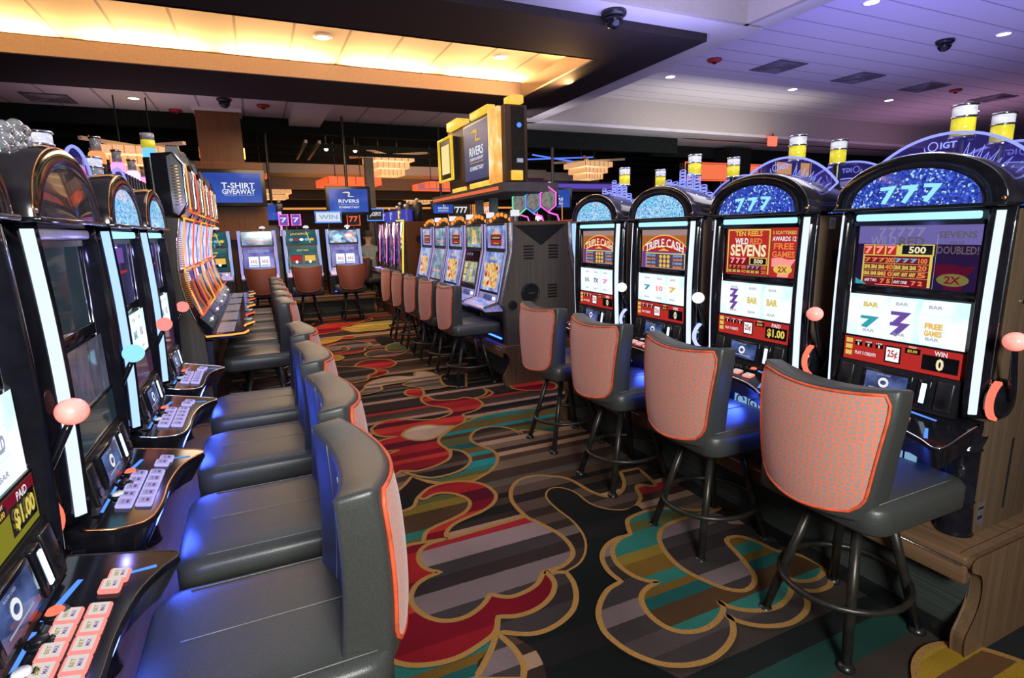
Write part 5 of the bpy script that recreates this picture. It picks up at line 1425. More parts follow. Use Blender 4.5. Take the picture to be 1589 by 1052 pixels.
b = MB(); b.cyl((-.2, -.01, 1.45), .06, .02, BLACK, 'y'); b.span((-.22, -.005, .95), (-.1, .0, 1.02), YEL_E); b.build('wall_plate', t)
for k in range(3):
    t = thing('black_canister', ('black canister topper nearest on the ribbed bank', 'middle black canister topper on the ribbed bank', 'farthest black canister topper on the ribbed bank')[k], 'topper', (2.64, 9.75 + .64 * k, 1.751), 0, 'black canister toppers')
    q = MB(); q.lathe([(.07, 0), (.09, .03), (.09, .3), (.07, .33)], BLACK, 16); q.build('canister', t)
    q = MB(); q.sphere((0, 0, .37), .035, CANDLE_G, None, 10); q.build('cap_light', t)

# a dim bank across the right aisle, glimpsed between the banks
GQ = 'dim machines across the right aisle'
for k in range(4):
    r = dup(T1 if k % 2 else T2, (5.9 + .05 * k, 9.2 + .66 * k, 0), POS_R, ('nearest dim machine across the right aisle', 'second dim machine across the right aisle', 'third dim machine across the right aisle', 'fourth dim machine across the right aisle')[k], GQ, skip=('top_box',))
# ------------------------------------------------------------------ ceilings and beams
H0 = 1.55
WHITEC = pbr('ceiling_white', (.62, .6, .62), .85, var=.05, scale=3)
DARKC = pbr('soffit_dark', (.03, .023, .024), .8, var=.1, spec=.2)
BLACKC = pbr('ceiling_black', (.01, .012, .011), .9, spec=.08)
TANC = pbr('cove_tan', (.55, .4, .26), .7, var=.06)
BEIGEB = pbr('bulkhead_beige', (.42, .38, .33), .8, var=.05)

def plank_mat(name, col, step, axis):
    m, nt, out = new_mat(name)
    p = nt.nodes.new('ShaderNodeBsdfPrincipled')
    tc = nt.nodes.new('ShaderNodeTexCoord'); sp = nd(nt, 'SeparateXYZ'); nt.links.new(tc.outputs['Object'], sp.inputs[0])
    a = nd(nt, 'Math', operation='MULTIPLY'); nt.links.new(sp.outputs[axis], a.inputs[0]); a.inputs[1].default_value = 1 / step
    f = nd(nt, 'Math', operation='FRACT'); nt.links.new(a.outputs[0], f.inputs[0])
    c = ramp(nt, f.outputs[0], [(0, tuple(x * .45 for x in col)), (.035, tuple(x * .45 for x in col)), (.06, col), (1, col)])
    nt.links.new(c, p.inputs['Base Color']); p.inputs['Roughness'].default_value = .8
    nt.links.new(p.outputs['BSDF'], out.inputs['Surface'])
    return m
PLANK = plank_mat('ceiling_planks', (.6, .58, .62), .42, 1)
TILE = plank_mat('ceiling_tiles', (.6, .57, .6), .72, 0)
COVEP = plank_mat('cove_panels', (.75, .68, .55), .62, 0)

def S(name, build, recalc=True):
    m = MB(); build(m); return struct(m.build(name, None, None, recalc))

zs = 3.50; zw = 3.58
# dark ring soffit with the lit cove
def ring(m):
    m.span((-8, 4.92, zs), (4.62, 5.9, zs + .1), DARKC)
    m.span((-8, 7.84, zs), (4.62, 9.2, zs + .1), DARKC)
    m.span((3.82, 5.9, zs), (4.62, 7.84, zs + .1), DARKC)
S('trim_1', ring)
def lip(m):
    m.span((-8, 7.8, zs), (3.82, 7.845, zs + .185), TANC)
    m.span((3.78, 5.86, zs), (3.825, 7.84, zs + .185), TANC)
    m.span((-8, 5.86, zs), (3.82, 5.905, zs + .185), TANC)
S('trim_2', lip)
S('ceiling_cove', lambda m: m.span((-8, 5.2, 3.9), (4.5, 9.1, 3.95), COVEP))
def covewall(m):
    m.span((-8, 9.05, zs + .1), (4.5, 9.1, 3.9), TANC); m.span((4.45, 5.2, zs + .1), (4.5, 9.1, 3.9), TANC); m.span((-8, 5.2, zs + .1), (4.5, 5.25, 3.9), TANC)
S('trim_3', covewall)
# white soffit around
def soffit(m):
    m.span((-8, 4.61, zw), (5.1, 4.94, zw + .06), WHITEC)
    m.span((4.6, 4.94, zw), (5.1, 10.0, zw + .06), WHITEC)
    m.span((4.86, -6, zw), (5.1, 4.55, zw + .06), WHITEC)
    m.span((4.6, 9.9, zw), (26, 10.6, zw + .06), WHITEC)
    m.span((9.3, 10.5, zw), (26, 11.6, zw + .06), WHITEC)
S('trim_4', soffit)
ZL = 3.9
S('ceiling_left', lambda m: m.span((-12, 9.1, ZL), (4.6, 12.62, ZL + .06), TILE))
S('trim_17', lambda m: m.span((4.6, 10.0, zw), (4.68, 12.62, ZL + .06), WHITEC))
def coffer(m):
    m.span((-8, -6, zw + .5), (4.85, 4.6, zw + .56), WHITEC)
    m.span((-8, 4.55, zw), (4.85, 4.61, zw + .5), BEIGEB); m.span((4.8, -6, zw), (4.86, 4.6, zw + .5), BEIGEB)
S('ceiling_front', coffer)
S('ceiling_right', lambda m: m.span((5.05, -6, 4.15), (26, 9.95, 4.2), PLANK))
def recess(m):
    m.span((5.04, 9.88, zw + .06), (26, 9.94, 4.15), BEIGEB); m.span((5.05, -6, zw + .06), (5.1, 9.9, 4.15), WHITEC)
S('trim_5', recess)
# black bulkheads, open dark ceiling and stepped bulkheads at the back
def dark(m):
    m.span((-12, 12.62, 3.62), (4.75, 12.75, ZL + .06), BLACKC); m.span((4.7, 10.55, 3.23), (9.15, 10.75, zw - .01), BLACKC)
    m.span((-14, 13.6, 3.5), (12, 13.7, 3.58), BLACKC); m.span((9.2, 11.5, 3.3), (26, 11.62, zw), BLACKC)
    m.span((-14, 14.2, 3.42), (24, 14.3, 3.5), BLACKC)
S('trim_6', dark)
S('ceiling_back', lambda m: m.span((-16, 12.7, 4.3), (28, 24, 4.35), BLACKC))
S('ceiling_middle', lambda m: m.span((4.68, 10.6, 4.3), (28, 12.8, 4.35), BLACKC))
def back1(m):
    m.span((-16, 16, 3.17), (8.6, 16.2, 3.42), BEIGEB); m.span((-16, 16, 3.42), (24, 16.2, 4.3), BLACKC)
    m.span((8.6, 16, 3.1), (10.6, 16.2, 3.36), BEIGEB)
S('trim_7', back1)
S('trim_8', lambda m: (m.span((-16, 16.2, 3.17), (10, 17.1, 3.2), TANC), m.span((-16, 17.1, 2.85), (12, 17.3, 3.17), pbr('bulkhead_mauve', (.24, .17, .15), .8))))
S('trim_9', lambda m: m.span((-16, 18, 2.62), (26, 18.2, 2.86), pbr('bulkhead_dark', (.03, .022, .024), .8)))
def cove_line(m): m.span((-16, 18.9, 2.36), (9, 18.98, 2.42), glow('amber_cove_line', (1, .4, .08), .8))
S('trim_10', cove_line)
BW = pbr('back_wall_plum', (.045, .022, .02), .7, var=.3, scale=2)
S('wall_back', lambda m: m.span((-16, 20, 0), (28, 20.2, 4.3), BW))
S('wall_left', lambda m: m.span((-12.2, -6, 0), (-12, 20, 4.3), BW))
S('wall_right', lambda m: m.span((26, -6, 0), (26.2, 20, 4.3), BW))
def beam(m): m.span((.83, 10.2, 3.76), (1.43, 12.95, ZL), WHITEC)
S('trim_11', beam)
def rails(m):
    for x in (1.05, 1.3): m.box((x, 13, 3.33), (.05, 2.6, .06), pbr('grey_rail', (.16, .15, .14), .6))
S('trim_12', rails)
# wood-clad column
def column(m):
    m.span((-.8, 12.0, 0), (-.06, 12.6, ZL), OAKP); m.span((-.88, 11.8, 1.5), (.24, 12.6, 2.92), OAKP)
    for s in (-.8, -.05): m.span((s - .01, 11.98, 3.0), (s + .012, 12.0, 3.2), COPPER)
S('column', column)
S('trim_13', lambda m: m.span((-.84, 11.96, 3.84), (-.02, 12.6, ZL), WHITEC))
S('column_dark', lambda m: m.span((11.2, 10.9, 0), (11.9, 11.5, 3.5), BLACKC))
S('column_grey', lambda m: m.span((2.6, 14.2, 0), (2.8, 14.4, 3.4), pbr('grey_post', (.09, .07, .055), .6)))

# ------------------------------------------------------------------ ceiling fittings
DL = glow('downlight_lens', (1.0, .86, .66), 4.0)
def downlight(x, y, z, label, r=.085):
    t = thing('downlight', label, 'ceiling light', (x, y, z), 0, 'recessed ceiling downlights')
    q = MB(); q.lathe([(r * 1.3, -.001), (r * 1.3, -.008), (r, -.012)], WHITE, 18); q.build('trim_ring', t)
    q = MB(); q.lathe([(r * .95, -.013), (r * .2, -.02)], DL, 18); q.build('lens', t)
for x, y, z, lb in ((6.9, 8.2, 4.15, 'leftmost downlight of the back row in the violet ceiling'), (9.85, 8.1, 4.15, 'second downlight of the back row in the violet ceiling'),
                    (12.8, 8.07, 4.15, 'third downlight of the back row in the violet ceiling'), (16.2, 8.1, 4.15, 'rightmost downlight of the back row in the violet ceiling'),
                    (7.0, 4.74, 4.15, 'downlight at the top edge of the violet ceiling'), (9.99, 4.77, 4.15, 'downlight near the right edge of the violet ceiling'),
                    (.97, 7.45, 3.9, 'left downlight in the glowing amber cove'), (3.3, 7.42, 3.9, 'right downlight in the glowing amber cove'),
                    (-1.65, 11.6, 3.9, 'downlight in the lilac tiles left of the wood column')):
    downlight(x, y, z, lb)
for x, y, z, lb in ((1.75, 14.5, 4.3, 'spot lamp left of the tiered chandelier'), (2.45, 14.6, 4.3, 'second spot lamp left of the tiered chandelier'), (5.1, 14.8, 4.3, 'spot lamp right of the tiered chandelier')):
    t = thing('spot_lamp', lb, 'spot lamp', (x, y, 3.62 + .0), 0, 'spot lamps under the dark ceiling')
    q = MB(); q.cyl((0, 0, .3), .012, .68, BLACK); q.lathe([(.05, .1), (.06, 0), (.05, -.02)], BLACK, 12); q.build('lamp_body', t)
    q = MB(); q.sphere((0, 0, -.02), .05, glow('spot_bulb', (1, .9, .75), 4), None, 10); q.build('bulb', t)
for x, y, z, lb in ((3.32, 4.78, zw, 'black dome camera on the white soffit at the top'), (9.5, 5.26, 4.15, 'black dome camera on the violet ceiling'), (-.27, 11.2, 3.9, 'black dome camera above the wood column')):
    t = thing('dome_camera', lb, 'security camera', (x, y, z), 0, 'ceiling dome cameras')
    q = MB(); q.lathe([(.12, 0), (.12, -.03), (.1, -.05)], BLACK, 20); q.build('housing', t)
    q = MB(); q.lathe([(.095, -.05), (.085, -.1), (.05, -.14), (.01, -.155)], GLOSS, 20); q.build('dome', t)
for x, y, z, lb in ((13.2, 7.0, 4.15, 'red ceiling strobe at the right of the violet ceiling'), (6.9, 7.16, 4.15, 'red ceiling strobe at the left of the violet ceiling'), (.35, 11.5, 3.9, 'red ceiling strobe right of the wood column'), (-1.13, 12.4, 3.9, 'red ceiling strobe left of the wood column')):
    t = thing('ceiling_strobe', lb, 'alarm strobe', (x, y, z), 0, 'red ceiling strobes')
    q = MB(); q.lathe([(.11, 0), (.11, -.03), (.07, -.05)], pbr('alarm_red', (.35, .02, .02), .4), 18); q.build('body', t)
    q = MB(); q.box((0, 0, -.06), (.06, .03, .03), GLOSS, .005); q.build('lens', t)
for x, y, z, lb in ((8.25, 7.1, 4.15, 'left air vent in the violet ceiling'), (10.3, 7.1, 4.15, 'middle air vent in the violet ceiling'), (12.3, 7.1, 4.15, 'right air vent in the violet ceiling'), (14.9, 7.15, 4.15, 'far right air vent in the violet ceiling'), (-2.9, 12.0, 3.9, 'air vent in the lilac tiles at the left')):
    t = thing('air_vent', lb, 'vent', (x, y, z), 0, 'ceiling air vents')
    q = MB(); q.span((-.32, -.32, -.012), (.32, .32, 0), pbr('vent_grey', (.12, .11, .13), .6)); q.build('frame', t)
    q = MB()
    for k in range(4):
        r = .27 - .06 * k; q.tube([(-r, -r, -.016), (r, -r, -.016), (r, r, -.016), (-r, r, -.016)], .012, pbr('vent_slat', (.2, .19, .22), .5), 4, True)
    q.build('louvres', t)
t = thing('exit_sign', 'small glowing red sign high above the right machines', 'sign', (11.3, 9.75, 3.5))
q = MB(); q.box((0, 0, -.02), (.26, .08, .22), RED_G, .02); q.cyl((0, 0, .11), .015, .08, BLACK); q.build('sign_box', t)

# ------------------------------------------------------------------ chandeliers
PAPER = pbr('lamp_shade_amber', (.75, .5, .28), .6, emit=(1, .55, .24), es=.5)
PAPER_HOT = glow('lamp_core', (1, .72, .36), 1.5)
REDSH = pbr('lamp_shade_red', (.7, .12, .05), .6, emit=(1, .14, .04), es=.75)
def chandelier(loc, s, label, shade, ztop, tiers=3, group='tiered box chandeliers', cross=True):
    t = thing('chandelier', label, 'chandelier', loc, .12, group)
    for k in range(tiers):
        w = (.62, .5, .38)[k] * s; z = -.2 * s * k
        q = MB()
        q.span((-w, -w, z - .17 * s), (w, -w + .03, z), shade); q.span((-w, w - .03, z - .17 * s), (w, w, z), shade)
        q.span((-w, -w, z - .17 * s), (-w + .03, w, z), shade); q.span((w - .03, -w, z - .17 * s), (w, w, z), shade)
        for i in range(7): q.span((-w + 2 * w * i / 6 - .006, -w - .006, z - .17 * s), (-w + 2 * w * i / 6 + .006, -w, z), COPPER if shade is PAPER else BLACK)
        q.build('shade_tier', t)
        q = MB(); q.span((-w + .04, -w + .04, z - .1 * s), (w - .04, w - .04, z - .06 * s), PAPER_HOT if shade is PAPER else REDSH); q.build('light_panel', t)
    q = MB()
    if cross:
        for a in (.785, -.785):
            T = Matrix.Rotation(a, 4, 'Z'); q.box((0, 0, .05), (2.6 * s, .07, .05), TANC, 0, T)
    h = ztop - loc[2]
    for x in (-.3, .3): q.cyl((x * s, 0, h / 2), .012, h, BLACK)
    q.build('hanger', t)
    return t
chandelier((3.35, 15.0, 3.52), .85, 'amber tiered chandelier between the far televisions and the hanging sign', PAPER, 4.3)
chandelier((8.0, 12.6, 3.22), .72, 'amber tiered chandelier above the middle bank at the right', PAPER, 4.3)
chandelier((-1.7, 9.1 + 2.4, 3.05), .75, 'amber tiered chandelier behind the left beacons', PAPER, 4.3)
chandelier((.55, 17.6, 2.85), .7, 'small far amber chandelier right of the wood column', PAPER, 4.3, 2, cross=False)
chandelier((5.3, 19.2, 2.8), .7, 'small far amber chandelier under the hanging sign tray', PAPER, 4.3, 2, cross=False)
for x, y, z, s, lb in ((2.35, 15.4, 2.98, 1.1, 'red box lantern above the middle television'), (4.95, 15.6, 2.92, 1.0, 'red box lantern left of the hanging sign'), (.1, 15.2, 3.05, .5, 'small red lantern right of the wood column')):
    chandelier((x, y, z), s, lb, REDSH, 4.3, 1, 'red box lanterns', False)

# ------------------------------------------------------------------ televisions
def swoosh(m, cx, cz, w, y, mat):
    pts = [(-.5, .22), (-.2, .24), (.1, .17), (.1, .05), (-.02, -.08), (.0, -.18), (.5, -.2)]
    c = catmull([(a, b, 0) for a, b in pts], 6); wd = [.02 + .1 * math.sin(PI * k / (len(c) - 1)) ** .7 for k in range(len(c))]
    m.loft([[(cx + p.x * w, y, cz + (p.y + wd[k]) * w * .8), (cx + p.x * w, y, cz + (p.y - wd[k] * .6) * w * .8)] for k, p in enumerate(c)], mat, False, False, False)
def tv(loc, rz, w, h, label, lines, ztop, tilt=0.0, logo=True):
    t = thing('television', label, 'television', loc, rz, 'wall and ceiling televisions')
    q = MB(); q.box((0, .04, 0), (w, .09, h), BLACK, .012); q.build('frame', t)
    q = MB(); panel(q, -w * .43, w * .43, -h * .4, h * .4, -.0065, TV_BLUE)
    if logo: swoosh(q, 0, h * .2, w * .26, -.009, CREAM_E)
    for s, x, z, ww, hh, m in lines: q.text(s, ww * w, hh * h, face_m(x * w, -.01, z * h), m)
    q.build('screen', t, recalc=False)
    q = MB(); q.box((0, .11, 0), (w * .3, .06, h * .4), GUNMETAL)
    if ztop: q.cyl((0, .12, (ztop - loc[2]) / 2), .03, ztop - loc[2], GUNMETAL)
    q.build('mount', t)
LN = [('RIVERS', 0, -.02, .46, .12, WHITE_E), ('CASINO & RESORT', 0, -.13, .46, .05, GREY_E), ('SCHENECTADY', 0, -.23, .46, .07, WHITE_E)]
tv((1.81, 12.0, 2.24), 0, .9, .58, 'television with gold swoosh and white lettering right of the centre aisle', LN, 4.3)
tv((-.3, 11.56, 2.44), 0, 1.1, .66, 'television on the wood column showing a giveaway notice', [('T-SHIRT', .08, .06, .5, .16, WHITE_E), ('GIVEAWAY', .08, -.1, .5, .14, WHITE_E), ('ENTER TO WIN', .08, -.2, .44, .04, GREY_E)], None, logo=False)
tv((5.68, 10.2, 2.18), -.1, .78, .44, 'television behind the hexagon signs on the middle bank', LN, 3.2)
tv((4.0, 12.5, 2.11), 0, .55, .31, 'small television beneath the hanging sign tray', LN, 4.3)
tv((.4, 13.0, 2.05), .3, .36, .4, 'small plain blue television right of the wood column', [], 4.3, logo=False)

# ------------------------------------------------------------------ hanging sign over the middle bank
t = thing('hanging_sign', 'big hanging sign with amber blocks and a navy lettered panel over the middle bank', 'sign', (2.55, 6.3, 0), 0)
LAMPY = screen_mat('amber_block', [(.3, (1.0, .5, .02)), (.7, (1.0, .72, .1))], 9, 1.0, .4)
q = MB(); q.span((-.12, -.9, 2.06), (.13, .95, 2.82), wood('sign_wood', (.04, .018, .008), (.075, .035, .016))); q.build('sign_body', t)
q = MB(); q.span((-.132, -.52, 2.13), (-.12, .32, 2.79), NAVY)
Ms = Matrix.Translation((-.1325, -.12, 0)) @ Matrix.Rotation(-PI / 2, 4, 'Z')
TVP = pbr('navy_sign_face', (.015, .03, .12), .4, emit=(.03, .05, .2), es=.5)
q.poly([(-.134, -.5, 2.15), (-.134, .3, 2.15), (-.134, .3, 2.77), (-.134, -.5, 2.77)], TVP)
def onface(y, z): return Matrix.Translation((-.137, y, z)) @ Matrix.Rotation(-PI / 2, 4, 'Z') @ Matrix.Rotation(PI / 2, 4, 'X')
sw = MB(); swoosh(sw, 0, 0, .3, 0, GOLD_E)
q.add(sw.v, sw.f, GOLD_E, False, Matrix.Translation((-.137, -.1, 2.63)) @ Matrix.Rotation(-PI / 2, 4, 'Z'))
q.text('RIVERS', .44, .1, onface(-.1, 2.47), WHITE_E); q.text('CASINO & RESORT', .44, .035, onface(-.1, 2.385), WHITE_E)
q.text('SCHENECTADY', .44, .045, onface(-.1, 2.28), WHITE_E); q.poly([(-.137, -.32, 2.34), (-.137, .12, 2.34), (-.137, .12, 2.347), (-.137, -.32, 2.347)], GOLD_E)
q.build('lettered_panel', t, recalc=False)
q = MB(); q.span((-.16, -.8, 2.06), (-.12, -.53, 2.82), screen_mat('amber_wave_panel', [(.3, (.9, .3, .03)), (.5, (1, .55, .12)), (.66, (1, .85, .5))], 5, 1.0, .4)); q.build('light_column', t)
q = MB(); q.span((-.05, -.915, 2.07), (.09, -.9, 2.8), pbr('matte_brown_black', (.02, .016, .012), .8, spec=.1)); q.cyl((.03, -.92, 2.62), .025, .01, BLUE_ST, 'y', 12); q.span((0, -.92, 2.25), (.07, -.915, 2.29), GREY_E); q.build('end_plate', t)
for a, b, c, d in ((-.15, .1, .35, .0), (-.17, -.13, -.02, 0)): pass
for (x0, x1, y0, y1, z0, z1) in ((-.17, .0, .45, .85, 2.82, 2.93), (-.15, -.05, -.5, .05, 2.82, 2.9), (-.08, .06, -.98, -.78, 2.82, 2.9), (-.16, -.1, .3, .75, 2.03, 2.1), (-.16, -.1, -.5, .1, 2.03, 2.11), (-.07, .06, -.94, -.9, 2.07, 2.17)):
    q = MB(); q.span((x0, y0, z0), (x1, y1, z1), LAMPY, .01); q.build('amber_light_block', t)
q = MB(); q.span((-.19, .6, 2.22), (-.12, 1.12, 2.74), BLACK); q.tube([(-.195, .6, 2.22), (-.195, 1.12, 2.22), (-.195, 1.12, 2.74), (-.195, .6, 2.74)], .022, pbr('glowing_brass_frame', (.6, .42, .08), .3, .7, emit=(.9, .6, .03), es=.8), 6, True); q.build('poster_frame', t)  # brass frame carries a glow of its own through emission
q = MB(); q.poly([(-.196, .7, 2.3), (-.196, 1.02, 2.3), (-.196, 1.02, 2.66), (-.196, .7, 2.66)], glow('poster_lit', (1, .8, .35), 1.0)); q.build('lit_poster', t)
q = MB(); q.span((-.3, -1.25, 1.93), (.3, 1.2, 2.02), pbr('tray_grey', (.06, .05, .048), .7)); q.span((-.305, -1.1, 1.955), (-.3, 1.15, 1.99), glow('tray_red', (1, .2, .08), .8)); q.build('tray', t)
for yy in (-.25, .2):
    q = MB(); q.span((-.045, yy - .03, 1.632), (.045, yy + .03, 1.94), SILVER); q.build('post', t)

# ------------------------------------------------------------------ neon signs and lit fascias in the distance
def neon_box(loc, rz, w, h, label, face, edge, words=None, wm=None, d=.15, post=0.0):
    t = thing('neon_sign', label, 'neon sign', loc, rz, 'neon signs in the distance')
    q = MB(); q.span((-w / 2, 0, -h / 2), (w / 2, d, h / 2), BLACK); panel(q, -w * .46, w * .46, -h * .44, h * .44, -.003, face)
    if words: q.text(words, w * .7, h * .45, face_m(0, -.006, 0), wm or WHITE_E)
    q.build('sign_box', t)
    q = MB(); q.tube([(-w / 2, -.008, -h / 2), (w / 2, -.008, -h / 2), (w / 2, -.008, h / 2), (-w / 2, -.008, h / 2)], .016, edge, 6, True)
    if post: q.cyl((0, d / 2, -h / 2 - post / 2), .03, post, BLACK)
    q.build('neon_tube', t)
PNK = glow('pink_face', (.9, .25, .35), .8); WHF = glow('white_face', (.85, .85, .95), .9); VF = glow('violet_face', (.2, .12, .6), .8); BKF = BLK_E
for a in (((.5, 11.5, 1.85), 0, .16, .2, 'left pink-edged neon frame on the far row', VF, MAG_N, '7', WHITE_E, .1, .1), ((.72, 11.5, 1.85), 0, .16, .2, 'right pink-edged neon frame on the far row', VF, MAG_N, '7', WHITE_E, .1, .1),
          ((1.33, 11.6, 1.9), 0, .5, .2, 'white and blue lit arch sign on the far row', WHF, BLUE_ST, 'WIN', BLU_E, .1, .12), ((2.2, 14.08, 1.92), 0, .3, .3, 'red neon sign below the middle television', BKF, RED_N, '77', RED_N, .1, 1.5),
          ((2.74, 14.08, 2.02), 0, .4, .28, 'cyan and white neon sign right of the middle television', BKF, BLUE_ST, 'JACKPOT', WHITE_E, .1, 1.5),
          ((4.75, 13.5, 2.1), 0, .6, .34, 'white lettered sign between the hanging sign posts', BKF, RED_N, '7777', WHITE_E, .1, 1.7),
          ((5.45, 13.5, 2.1), 0, .7, .36, 'red and yellow lit sign right of the hanging sign posts', glow('fire_face', (1, .3, .05), .8), YELLOW_N, 'BIG WINS', WHITE_E, .1, 1.7),
          ((11.1, 11.0, 2.9), 0, 2.6, .42, 'long coral lit fascia behind the right beacons', glow('coral_face', (1, .2, .08), .95), RED_N, None, None, .2, 2.5),
          ((15.6, 12.6, 3.3), 0, 1.6, .5, 'yellow amber lit block sign at the right background', glow('amber_face', (1, .5, .02), 1.0), YELLOW_N, None, None, .3, 2.9)):
    neon_box(*a)
S('trim_14', lambda m: m.span((5.0, 17, 2.95), (12.5, 17.05, 3.1), glow('violet_cove_band', (.18, .12, .75), .6)))
S('trim_15', lambda m: m.span((4.2, 15.2, 2.72), (8.3, 15.3, 2.88), glow('pink_cove_band', (.9, .25, .3), .55)))
S('trim_16', lambda m: [m.box((6.9, 12.4, 3.28 + .0), (1.9, .03, .03), glow('blue_cove_strip', (.1, .2, 1), 1.2), 0, Matrix.Translation((6.9, 12.4, 3.28)) @ Matrix.Rotation(a, 4, 'Z') @ Matrix.Translation((-6.9, -12.4, -3.28))) for a in (.5, -.5)])
# grey V-topped bank end behind the far row with pink neon posts
bank_end((.33, 13.1, 0.15), 0, 'pale grey end cabinet with V inset behind the far row', pbr('pale_grey_laminate', (.2, .2, .19), .5), .26, .3, False)
for x, lb in ((-.02, 'left pink neon post beside the grey end cabinet'), (.5, 'right pink neon post beside the grey end cabinet')):
    t = thing('neon_post', lb, 'neon sign', (x, 12.9, 0), 0, 'pink neon posts')
    q = MB(); q.cyl((0, 0, 1.0), .04, 2.0, BLACK); q.box((0, 0, 2.14), (.14, .1, .18), BLACK, .01); q.build('post', t)
    q = MB(); q.tube([(0, -.05, 1.55), (.02, -.055, 1.8), (-.01, -.05, 2.06)], .035, LAV_G if x < .2 else glow('pink_post', (1, .45, .9), 1), 8); q.build('neon_tube', t)
    q = MB(); q.sphere((0, 0, 2.27), .04, CANDLE_G, None, 10); q.build('cap_light', t)

# ------------------------------------------------------------------ seated person in the distance
def person():
    t = thing('person', 'seated person in a grey shirt and dark cap reaching right, past the far row', 'person', (2.42, 13.6, 0), 0)
    SKIN = pbr('skin', (.45, .26, .18), .5); SHIRT = pbr('grey_shirt', (.22, .23, .22), .8); PANTS = pbr('dark_trousers', (.03, .03, .04), .8); HAIR = pbr('dark_hair', (.03, .02, .015), .6)
    J = [((0, 0, .72), .15), ((0, -.02, .95), .14), ((0, -.03, 1.17), .15), ((.0, -.02, 1.3), .06), ((.0, -.02, 1.37), .062), ((.01, -.03, 1.46), .098), ((.01, -.03, 1.54), .085),
         ((-.19, -.02, 1.21), .065), ((-.25, -.1, 1.0), .05), ((-.06, -.28, .98), .037), ((.02, -.32, .99), .03),
         ((.19, -.02, 1.21), .065), ((.38, -.1, 1.06), .05), ((.62, -.14, 1.08), .036), ((.71, -.15, 1.09), .03),
         ((-.1, -.05, .7), .1), ((-.13, -.45, .68), .08), ((-.13, -.46, .3), .06), ((-.13, -.45, .2), .045), ((-.13, -.6, .17), .04),
         ((.1, -.05, .7), .1), ((.13, -.45, .68), .08), ((.13, -.46, .3), .06), ((.13, -.45, .2), .045), ((.13, -.6, .17), .04)]
    Eg = [(0, 1), (1, 2), (2, 3), (3, 4), (4, 5), (5, 6), (2, 7), (7, 8), (8, 9), (9, 10), (2, 11), (11, 12), (12, 13), (13, 14), (0, 15), (15, 16), (16, 17), (17, 18), (18, 19), (0, 20), (20, 21), (21, 22), (22, 23), (23, 24)]
    for hand, d in ((10, (.08, -.02, .005)), (14, (.09, -.01, 0))):
        for f in range(5):
            b = Vector(J[hand][0]); sp = (f - 2) * .017
            k = len(J); J.append((tuple(b + Vector((d[0] * .55, sp - .03, .005 - abs(sp) * .2))), .01)); J.append((tuple(b + Vector((d[0] * (1.1 - .12 * abs(f - 2)), sp * 1.1 - .045, -.012))), .008)); Eg += [(hand, k), (k, k + 1)]
    me = bpy.data.meshes.new('body'); me.from_pydata([j[0] for j in J], Eg, [])
    o = bpy.data.objects.new('body', me); COL.objects.link(o); o.parent = t
    sk = o.modifiers.new('skin', 'SKIN'); sb = o.modifiers.new('sub', 'SUBSURF'); sb.levels = 1; sb.render_levels = 2
    for v, (_, r) in zip(me.skin_vertices[0].data, J): v.radius = (r, r)
    me.skin_vertices[0].data[0].use_root = True
    bpy.context.view_layer.update()
    dg = bpy.context.evaluated_depsgraph_get(); nm = bpy.data.meshes.new_from_object(o.evaluated_get(dg))
    o.modifiers.clear(); o.data = nm
    for m in (SHIRT, SKIN, PANTS): nm.materials.append(m)
    for p in nm.polygons:
        c = p.center; p.use_smooth = True
        p.material_index = 2 if (c.z < .78 and abs(c.x) < .3) else 1 if (c.z > 1.28 or (c.x > .44) or (c.y < -.2 and c.z > .9 and c.x < .2)) else 0
    h = MB()
    h.lathe([(.105, 1.5), (.11, 1.54), (.095, 1.6), (.05, 1.635), (.01, 1.64)], HAIR, 18, Matrix.Translation((.01, -.03, 0))); h.box((.01, -.16, 1.525), (.15, .11, .015), HAIR, .007)
    h.sphere((.01, .02, 1.45), .098, HAIR, None, 14, (1, .85, 1.1)); h.build('cap_and_hair', t)
    f = MB()
    for s in (-1, 1):
        f.sphere((.01 + s * .035, -.122, 1.475), .011, HAIR, None, 8); f.sphere((.01 + s * .1, -.02, 1.46), .022, SKIN, None, 8, (.4, .7, 1))
    f.sphere((.01, -.135, 1.45), .018, SKIN, None, 8, (.8, 1, 1.3)); f.box((.01, -.12, 1.412), (.045, .012, .01), pbr('lips', (.3, .1, .09), .5), .004); f.build('face_features', t)
person()
dup(st1, (2.42, 13.63, 0), PI, 'rust-backed stool the grey-shirted person sits on', 'stools in the distant aisle')
t = thing('gaming_table', 'dark small table in front of the seated person', 'table', (2.9, 13.1, 0))
q = MB(); q.box((0, 0, .93), (.5, .24, .05), BLACK, .01); q.build('table_top', t)
q = MB(); q.cyl((0, 0, .455), .04, .9, BLACK); q.lathe([(.16, 0), (.16, .02), (.05, .03)], BLACK, 18); q.build('pedestal', t)
